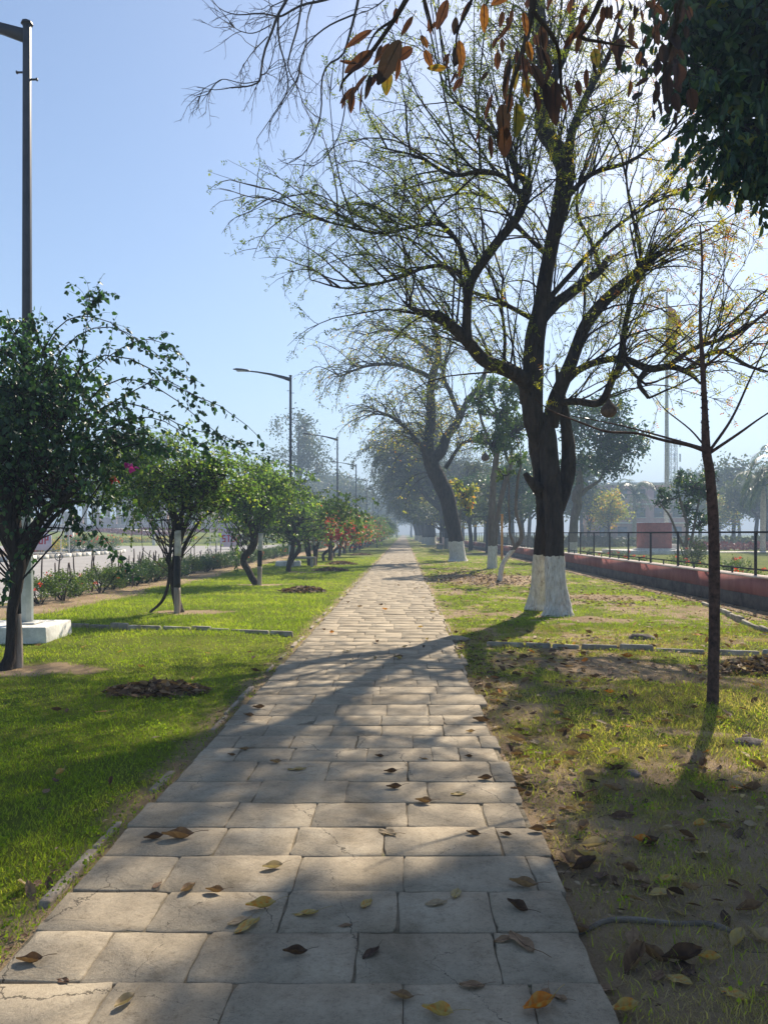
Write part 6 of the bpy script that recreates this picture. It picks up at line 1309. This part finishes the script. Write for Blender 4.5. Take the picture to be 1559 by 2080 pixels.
# ================================================================ rolling STOP barricades on the road
STROKE = {'S': ['XXX', 'X..', 'X..', 'XXX', '..X', '..X', 'XXX'], 'T': ['XXX', '.X.', '.X.', '.X.', '.X.', '.X.', '.X.'], 'O': ['XXX', 'X.X', 'X.X', 'X.X', 'X.X', 'X.X', 'XXX'], 'P': ['XXX', 'X.X', 'X.X', 'XXX', 'X..', 'X..', 'X..'],
          'U': ['X.X', 'X.X', 'X.X', 'X.X', 'X.X', 'X.X', 'XXX'], 'I': ['XXX', '.X.', '.X.', '.X.', '.X.', '.X.', 'XXX'], 'N': ['X..X', 'XX.X', 'XX.X', 'X.XX', 'X.XX', 'X..X', 'X..X']}
def word(mb, txt, cx, cz, h, y):
    ws = [len(STROKE[c][0]) for c in txt]; u = h/7; tw_ = (sum(w_+1 for w_ in ws)-1)*u*1.15; x = cx-tw_/2
    for c, w_ in zip(txt, ws):
        for r, row_ in enumerate(STROKE[c]):
            q = 0
            while q < w_:
                if row_[q] == 'X':
                    e = q
                    while e+1 < w_ and row_[e+1] == 'X': e += 1
                    mb.box((x+(q+e+1)/2*u*1.15, y, cz+h/2-(r+.5)*u), ((e-q+1)*u*1.15, .012, u*1.001)); q = e+1
                else: q += 1
        x += (w_+1)*u*1.15
def barricade(org, txt, rz, label, frame_dx):
    r_ = thing('barricade', org, label, 'barricade', 'white rolling stop barricades on the road', rz)
    mb = MB(); mb.box((0, 0, 1.0), (1.42, .03, .86)); b_ = mb.build('stop_board', M['signwhite'], r_)
    mb = MB(); word(mb, 'STOP', 0, 1.12, .46, -.022); mb.build('lettering', M['signred'], b_)
    mb = MB(); mb.box((-.04, 0, 1.65), (1.1, .03, .42)); u_ = mb.build('upper_board', M['signwhite'], r_)
    mb = MB(); word(mb, txt, -.06, 1.66, .24, -.022); mb.build('lettering', M['signdark'], u_)
    mb = MB(); T_ = lambda a, b_, r=.022: tubes(mb, np.array([[a, b_]], float), np.full((1, 2), r), 6)
    f = frame_dx
    for x in (f-.22, f+.22): T_((x, .03, .25), (x, .03, 1.95))
    for z_ in (.28, .62, 1.62, 1.93): T_((f-.22, .03, z_), (f+.22, .03, z_))
    s_ = -1 if f > 0 else 1
    T_((f, .04, 1.62), (s_*.95, .04, 1.62)); T_((f, .04, .42), (s_*.95, .04, .42), .03); T_((s_*.95, .04, .25), (s_*.95, .04, 1.85)); mb.build('frame', M['white'], r_)
    for x in (f-.3, s_*.9):
        a = np.linspace(0, 2*np.pi, 19); mb = MB(); P = np.stack([x+np.cos(a)*.2, 0*a-.06, .22+np.sin(a)*.2], 1)[None]; tubes(mb, P, np.full((1, 19), .022), 6)
        wl = mb.build('wheel', M['tyre'], r_); mb = MB()
        for k_ in range(3): c_, s2 = math.cos(k_*1.05), math.sin(k_*1.05); tubes(mb, np.array([[[x-c_*.19, -.06, .22-s2*.19], [x+c_*.19, -.06, .22+s2*.19]]]), np.full((1, 2), .012), 4)
        mb.build('spoke', M['iron'], wl)
    return r_
barricade((W(78, 0, 41)[0], 41, .02), 'IN', .0, 'rolling barricade reading IN and STOP, half hidden behind the nearest lamp pole', 1.42)
barricade((W(469, 0, 51)[0], 51, .02), 'OUT', .0, 'rolling barricade reading OUT and STOP beyond the S-shaped trunk', -1.15)

# ================================================================ stone bench by the limewashed row, orange post, stump, rocks
r_ = thing('park_bench', (3.35, 72, 0), 'pinkish stone bench facing the path beside the limewashed trees', 'bench')
mb = MB(); mb.box((0, 0, .48), (.6, 2.0, .1)); mb.build('seat', M['palepink'], r_, bevel=.01); mb = MB(); mb.box((.34, 0, .75), (.1, 2.0, .75)); mb.build('backrest', M['palepink'], r_, bevel=.01)
for s_ in (-1, 1): mb = MB(); mb.box((0, s_*.8, .2), (.55, .14, .46)); mb.build('leg', M['concrete'], r_, bevel=.01)
r_ = thing('orange_post', (5.35, 42, 0), 'thin orange painted post right of the slender pair of trunks', 'post'); mb = MB(); limb(mb, [(0, 0, -.1), (0, 0, 1.2), (0, 0, 2.5)], [.06, .06, .058], 10, 3, 0, 0); mb.build('pole', M['orange'], r_, smooth=True); mb = MB(); mb.box((0, 0, 2.52), (.14, .14, .05)); mb.build('cap', M['orange'], r_)
def rock(name, c, s, label, cat, seed, m_='rock', rz=0.0):
    rr = np.random.default_rng(seed); bm_n = 12; U = np.linspace(0, np.pi, 9); Vv = np.linspace(0, 2*np.pi, 15)[:-1]; UU, VV = np.meshgrid(U, Vv, indexing='ij')
    d = np.stack([np.sin(UU)*np.cos(VV), np.sin(UU)*np.sin(VV), np.cos(UU)], -1); nn = 1+.5*(fbm(d[..., 0]*1.6+seed, d[..., 1]*1.6+d[..., 2]*2, seed)-.5); P = d*nn[..., None]*np.array(s)
    cz_, sz_ = math.cos(rz), math.sin(rz); P = np.stack([P[..., 0]*cz_-P[..., 1]*sz_, P[..., 0]*sz_+P[..., 1]*cz_, P[..., 2]], -1)+np.array(c)
    k_ = np.arange(9*14).reshape(9, 14); mb = MB(); mb.add(P.reshape(-1, 3), np.stack([k_[:-1], np.roll(k_[:-1], -1, 1), np.roll(k_[1:], -1, 1), k_[1:]], -1).reshape(-1, 4))
    return props(mb.build(name, M[m_], None, c, smooth=True), label, cat)
g_ = G(1518, 1512); rock('stone', g_+[0, 0, .01], (.11, .07, .04), 'flat brown stone in the grass right of the thorny tree', 'stone', 3)
g_ = G(1284, 1578); rock('stone', g_+[0, 0, .01], (.05, .045, .035), 'small dark stone on the sandy soil', 'stone', 4)
g_ = G(1305, 1298); rock('tree_stump', g_+[0, 0, -.02], (.22, .1, .1), 'low mossy stump lump in the grass behind the right kerb', 'stump', 5, 'rock', -.8)
g_ = G(925, 1303); rock('stone', g_+[0, 0, .03], (.19, .08, .05), 'broken slab end at the right edge of the path', 'stone', 6, 'stone')
mb = MB(); 

# ================================================================ fallen leaves
rg = np.random.default_rng(909)
def dry_mesh(L_, W_, curl, bend, twist, tint, stalk=.35, seed=0):
    rr = np.random.default_rng(seed); n = 11; m_ = 7; t = np.linspace(0, 1, n); w_ = W_*.5*np.sin(np.pi*np.clip(t, .02, .985)**.9)**.75
    x = (t-.5)*L_; z = bend*L_*((t-.5)**2*4-.5)*.5; V = []
    for i in range(n):
        for q in np.linspace(-1, 1, m_):
            a = twist*(t[i]-.5); yy = w_[i]*q*(1+.05*rr.normal()*(abs(q) > .9)); zz = z[i]+curl*w_[i]*(q*q)*1.6+.004*math.sin(8*t[i]+3*q)+rr.normal()*.0007
            V.append([x[i]+.002*rr.normal(), yy*math.cos(a)-zz*math.sin(a)*.3, zz+yy*math.sin(a)])
    V = np.array(V); V[:, 2] -= V[:, 2].min()-.0015; k_ = np.arange(n*m_).reshape(n, m_); mb = MB(); tv = tint+rr.normal(size=len(V))*.05
    mb.add(V, np.stack([k_[:-1, :-1], k_[:-1, 1:], k_[1:, 1:], k_[1:, :-1]], -1).reshape(-1, 4), 0, np.clip(tv, 0, 1))
    mid = V.reshape(n, m_, 3)[:, m_//2]
    P = np.vstack([mid[::2]+[0, 0, .001], [mid[-1]+[stalk*L_*.5, .01, .004], mid[-1]+[stalk*L_, .02, .001]]])[None] if stalk else mid[None]; tubes(mb, P[:, ::1], np.linspace(.0008, .0013, P.shape[1])[None], 4, 0, max(0, tint-.12))
    me_o = mb.build('fallen_leaf', M['dry'], smooth=True); me = me_o.data; bpy.data.objects.remove(me_o); return me
kinds = []
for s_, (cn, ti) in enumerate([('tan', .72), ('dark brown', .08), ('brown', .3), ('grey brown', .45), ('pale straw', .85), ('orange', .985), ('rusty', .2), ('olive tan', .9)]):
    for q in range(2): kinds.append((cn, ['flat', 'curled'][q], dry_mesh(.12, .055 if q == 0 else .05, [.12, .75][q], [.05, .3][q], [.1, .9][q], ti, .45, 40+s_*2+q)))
def put_leaf(x, y, z, rz, s_, kd, label, group, tilt=None):
    o_ = bpy.data.objects.new('fallen_leaf', kd[2]); col.objects.link(o_); o_.location = (float(x), float(y), float(z)); t = tilt if tilt else (rg.normal()*.09, rg.normal()*.09)
    o_.rotation_euler = (t[0], t[1], rz); o_.scale = (s_,)*3; props(o_, label, 'leaf', group)
GA = 'dry leaves fallen on the stone path'; GB = 'dry leaves fallen on the soil right of the path'; GC = 'dry leaves fallen on the left lawn'
def kidx(c, q): return [k_ for k_ in kinds if k_[0] == c][q]
hero = [ # photo place, size in px, direction, colour, form, words
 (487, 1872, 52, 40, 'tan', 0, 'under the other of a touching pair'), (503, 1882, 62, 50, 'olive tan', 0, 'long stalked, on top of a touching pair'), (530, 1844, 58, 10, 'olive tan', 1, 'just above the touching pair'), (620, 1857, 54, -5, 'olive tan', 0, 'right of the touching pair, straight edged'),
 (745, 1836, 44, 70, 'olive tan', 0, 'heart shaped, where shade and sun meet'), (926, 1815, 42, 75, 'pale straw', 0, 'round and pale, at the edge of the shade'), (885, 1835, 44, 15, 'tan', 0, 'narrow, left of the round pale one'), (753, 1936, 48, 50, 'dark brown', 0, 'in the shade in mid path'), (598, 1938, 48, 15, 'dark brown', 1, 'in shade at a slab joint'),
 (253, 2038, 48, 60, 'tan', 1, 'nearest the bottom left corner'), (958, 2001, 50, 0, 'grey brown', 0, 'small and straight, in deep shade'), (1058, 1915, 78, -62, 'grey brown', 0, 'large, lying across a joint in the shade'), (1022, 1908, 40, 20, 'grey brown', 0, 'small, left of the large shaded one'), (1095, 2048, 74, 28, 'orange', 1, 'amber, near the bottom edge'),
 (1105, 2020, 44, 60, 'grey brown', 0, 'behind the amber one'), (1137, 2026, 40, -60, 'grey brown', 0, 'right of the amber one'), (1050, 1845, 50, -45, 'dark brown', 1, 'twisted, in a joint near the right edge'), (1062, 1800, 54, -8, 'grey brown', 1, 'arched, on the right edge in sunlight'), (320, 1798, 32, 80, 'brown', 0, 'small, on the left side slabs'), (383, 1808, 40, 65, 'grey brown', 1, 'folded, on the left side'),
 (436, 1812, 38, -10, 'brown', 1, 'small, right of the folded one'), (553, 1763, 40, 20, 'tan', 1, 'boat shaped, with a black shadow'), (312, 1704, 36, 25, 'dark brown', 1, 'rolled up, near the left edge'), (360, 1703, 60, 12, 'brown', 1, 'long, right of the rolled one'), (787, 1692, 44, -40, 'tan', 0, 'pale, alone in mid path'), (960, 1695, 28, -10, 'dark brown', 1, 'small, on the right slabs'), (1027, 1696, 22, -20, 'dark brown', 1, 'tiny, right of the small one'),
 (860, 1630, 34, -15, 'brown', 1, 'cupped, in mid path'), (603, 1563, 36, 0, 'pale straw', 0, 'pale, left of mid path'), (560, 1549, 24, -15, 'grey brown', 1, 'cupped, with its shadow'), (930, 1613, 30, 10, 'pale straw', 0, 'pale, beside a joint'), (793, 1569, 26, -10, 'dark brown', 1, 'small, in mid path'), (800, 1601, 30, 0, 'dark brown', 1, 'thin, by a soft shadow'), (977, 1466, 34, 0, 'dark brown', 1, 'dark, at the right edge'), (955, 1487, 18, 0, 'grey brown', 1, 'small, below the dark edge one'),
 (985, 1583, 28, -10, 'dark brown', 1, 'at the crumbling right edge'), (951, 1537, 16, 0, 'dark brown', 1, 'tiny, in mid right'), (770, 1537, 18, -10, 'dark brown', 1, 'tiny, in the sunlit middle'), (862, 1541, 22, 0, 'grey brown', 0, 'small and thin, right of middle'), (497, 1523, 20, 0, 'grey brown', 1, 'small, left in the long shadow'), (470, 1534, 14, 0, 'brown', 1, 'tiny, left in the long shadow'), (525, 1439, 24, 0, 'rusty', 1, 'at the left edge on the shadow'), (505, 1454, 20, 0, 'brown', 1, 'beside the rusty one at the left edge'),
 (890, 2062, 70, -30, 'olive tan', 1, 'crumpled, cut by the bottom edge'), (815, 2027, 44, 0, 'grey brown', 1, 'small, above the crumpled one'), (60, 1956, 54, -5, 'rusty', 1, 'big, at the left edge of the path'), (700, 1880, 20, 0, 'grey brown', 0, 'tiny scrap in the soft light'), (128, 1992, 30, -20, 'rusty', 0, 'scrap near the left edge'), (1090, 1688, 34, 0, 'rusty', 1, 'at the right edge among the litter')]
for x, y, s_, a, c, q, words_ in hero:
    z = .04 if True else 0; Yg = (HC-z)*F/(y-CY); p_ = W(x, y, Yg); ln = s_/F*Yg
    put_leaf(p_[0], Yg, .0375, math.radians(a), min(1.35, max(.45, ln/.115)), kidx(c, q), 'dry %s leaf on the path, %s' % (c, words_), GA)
heroR = [(1008, 1427, 26, 0, 'orange', 0, 'bright orange, at the grass edge'), (1270, 1484, 26, 0, 'orange', 0, 'orange, on the sunny soil'), (1312, 1466, 20, 10, 'orange', 0, 'orange, in the green patch'), (1346, 1520, 22, 0, 'orange', 0, 'orange, left of the thorny tree shadow'), (1505, 1608, 44, 0, 'orange', 0, 'large bright yellow orange one at the right edge'), (1236, 1416, 20, 0, 'orange', 1, 'small orange, behind the bare patch'),
 (1195, 1752, 52, -35, 'pale straw', 1, 'large crumpled, on sand beside the path'), (1113, 1752, 34, -60, 'rusty', 1, 'reddish, on the path edge'), (1050, 1510, 40, -30, 'grey brown', 1, 'curled, near the path'), (1245, 1608, 40, -40, 'grey brown', 1, 'curled, at the shade edge'), (1300, 1795, 52, -30, 'grey brown', 0, 'narrow, in the big shade'), (1355, 1795, 44, -10, 'olive tan', 0, 'in the big shade, right of the narrow one'), (1380, 2000, 52, -40, 'olive tan', 0, 'light, near the bottom right'),
 (1440, 1960, 46, 5, 'olive tan', 1, 'folded, casting a shadow, bottom right'), (1230, 2015, 46, 10, 'grey brown', 0, 'near the path corner, bottom'), (1270, 2060, 60, 20, 'olive tan', 1, 'bent, at the bottom edge'), (1490, 2035, 56, -40, 'olive tan', 0, 'long, bottom right corner'), (1175, 1900, 46, 20, 'brown', 1, 'by the thin root'), (1050, 1612, 32, 20, 'rusty', 1, 'rusty, touching the path edge'), (1055, 1590, 30, -10, 'grey brown', 1, 'grey, touching the path edge'), (1335, 1990, 44, 50, 'brown', 0, 'in the shade below the root'),
 (1545, 2030, 40, -30, 'grey brown', 0, 'cut by the right corner'), (1320, 1720, 44, 30, 'dark brown', 1, 'dark crumpled pair in the shade'), (1120, 1680, 30, 5, 'pale straw', 0, 'pale, at the right path edge'), (1160, 1545, 34, 0, 'grey brown', 1, 'beside thin grass'), (1185, 1510, 34, 10, 'rusty', 1, 'rusty, on the sandy soil'), (1145, 1497, 30, 20, 'brown', 1, 'brown, on the sandy soil'), (1350, 1450, 26, 60, 'pale straw', 0, 'pale, standing in the green patch')]
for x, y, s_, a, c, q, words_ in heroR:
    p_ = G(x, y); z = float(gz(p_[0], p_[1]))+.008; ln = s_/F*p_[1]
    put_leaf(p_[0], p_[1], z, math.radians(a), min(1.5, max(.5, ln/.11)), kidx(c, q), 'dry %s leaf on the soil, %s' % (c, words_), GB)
wts = np.array([1.2, 1.6, 1.8, 1.5, .7, .35, 1.5, .6]); wts = np.repeat(wts, 2); wts /= wts.sum()
cnt = 0
while cnt < 168:
    Y = 2.6+(rg.random()**1.1)*9; X = PX1+.05+abs(rg.normal())*.35 if rg.random() < .3 else rg.uniform(PX1+.05, .47*Y)
    if X > 6: continue
    kd = kinds[rg.choice(16, p=wts)]; put_leaf(X, Y, float(gz(X, Y))+.01, rg.uniform(0, 6.28), rg.uniform(.6, 1.2), kd, '%s %s dry leaf scattered on the soil right of the path' % (kd[1], kd[0]), GB, (rg.normal()*.25, rg.normal()*.25)); cnt += 1
for _ in range(26):
    Y = rg.uniform(3, 10); X = rg.uniform(-.5*Y, PX0-.1); kd = kinds[rg.choice(16, p=wts)]
    put_leaf(X, Y, float(gz(X, Y))+.03, rg.uniform(0, 6.28), rg.uniform(.5, .9), kd, '%s %s dry leaf lying in the left lawn' % (kd[1], kd[0]), GC, (rg.normal()*.3, rg.normal()*.3))
for _ in range(28):
    Y = rg.uniform(7, 22); X = rg.uniform(PX0, PX1); kd = kinds[rg.choice(16, p=wts)]
    put_leaf(X, Y, .045, rg.uniform(0, 6.28), rg.uniform(.6, 1.0), kd, '%s %s dry leaf lying on the farther slabs of the path' % (kd[1], kd[0]), GA)
def litter(n, fx, ls, label, tint=.35, zoff=.012, tilt=.35):
    X, Y = fx(n); z = gz(X, Y)+zoff+.02*rg.random(n); s_ = rg.uniform(.6, 1.2, n)*ls; D = rg.normal(size=(n, 3))*[1, 1, .15]
    mb = MB(); leaves(mb, np.stack([X, Y, z], 1), D, s_, s_*.45, 'oval', 0, np.clip(tint+rg.normal(size=n)*.25, 0, .9), N=rg.normal(size=(n, 3))*tilt+[0, 0, 1], rg=rg); props(mb.build('leaf_litter', M['dry']), label, 'leaf litter', kind='stuff')
litter(1500, lambda n: (2.6+rg.normal(size=n)*1.0, 25+rg.normal(size=n)*2.8), .11, 'thick brown leaf litter around the crooked sapling', .3)
litter(1500, lambda n: (rg.uniform(.8, 6.6, n), 8+rg.random(n)**1.5*32), .1, 'loose brown leaves over the grass between path and pink wall', .4)
litter(260, lambda n: (4.4+rg.normal(size=n)*.6, 17+rg.normal(size=n)*1.0), .1, 'patch of leaf litter right of the big limewashed tree', .4)
litter(380, lambda n: (rg.uniform(5.9, 6.75, n), rg.uniform(8, 26, n)), .1, 'brown leaves lying in the drain below the pink wall', .4)
litter(700, lambda n: (PX1+.12+rg.normal(size=n)*.13, rg.uniform(3, 12, n)), .035, 'fine crumbled leaf bits along the right edge of the path', .35, .006)
litter(500, lambda n: (PX0-.12+rg.normal(size=n)*.09, rg.uniform(2.5, 12, n)), .03, 'fine crumbled leaf bits along the left edge of the path', .35, .006)
litter(420, lambda n: (PX1+.05+abs(rg.normal(size=n))*1.1, 3+rg.random(n)*8), .085, 'many curled brown leaves over the soil right of the path', .32, .014, .6)
litter(2200, lambda n: (rg.uniform(PX1+.1, 4, n), rg.uniform(2.4, 8, n)), .024, 'tiny leaf crumbs and twigs over the worn soil', .3, .004)
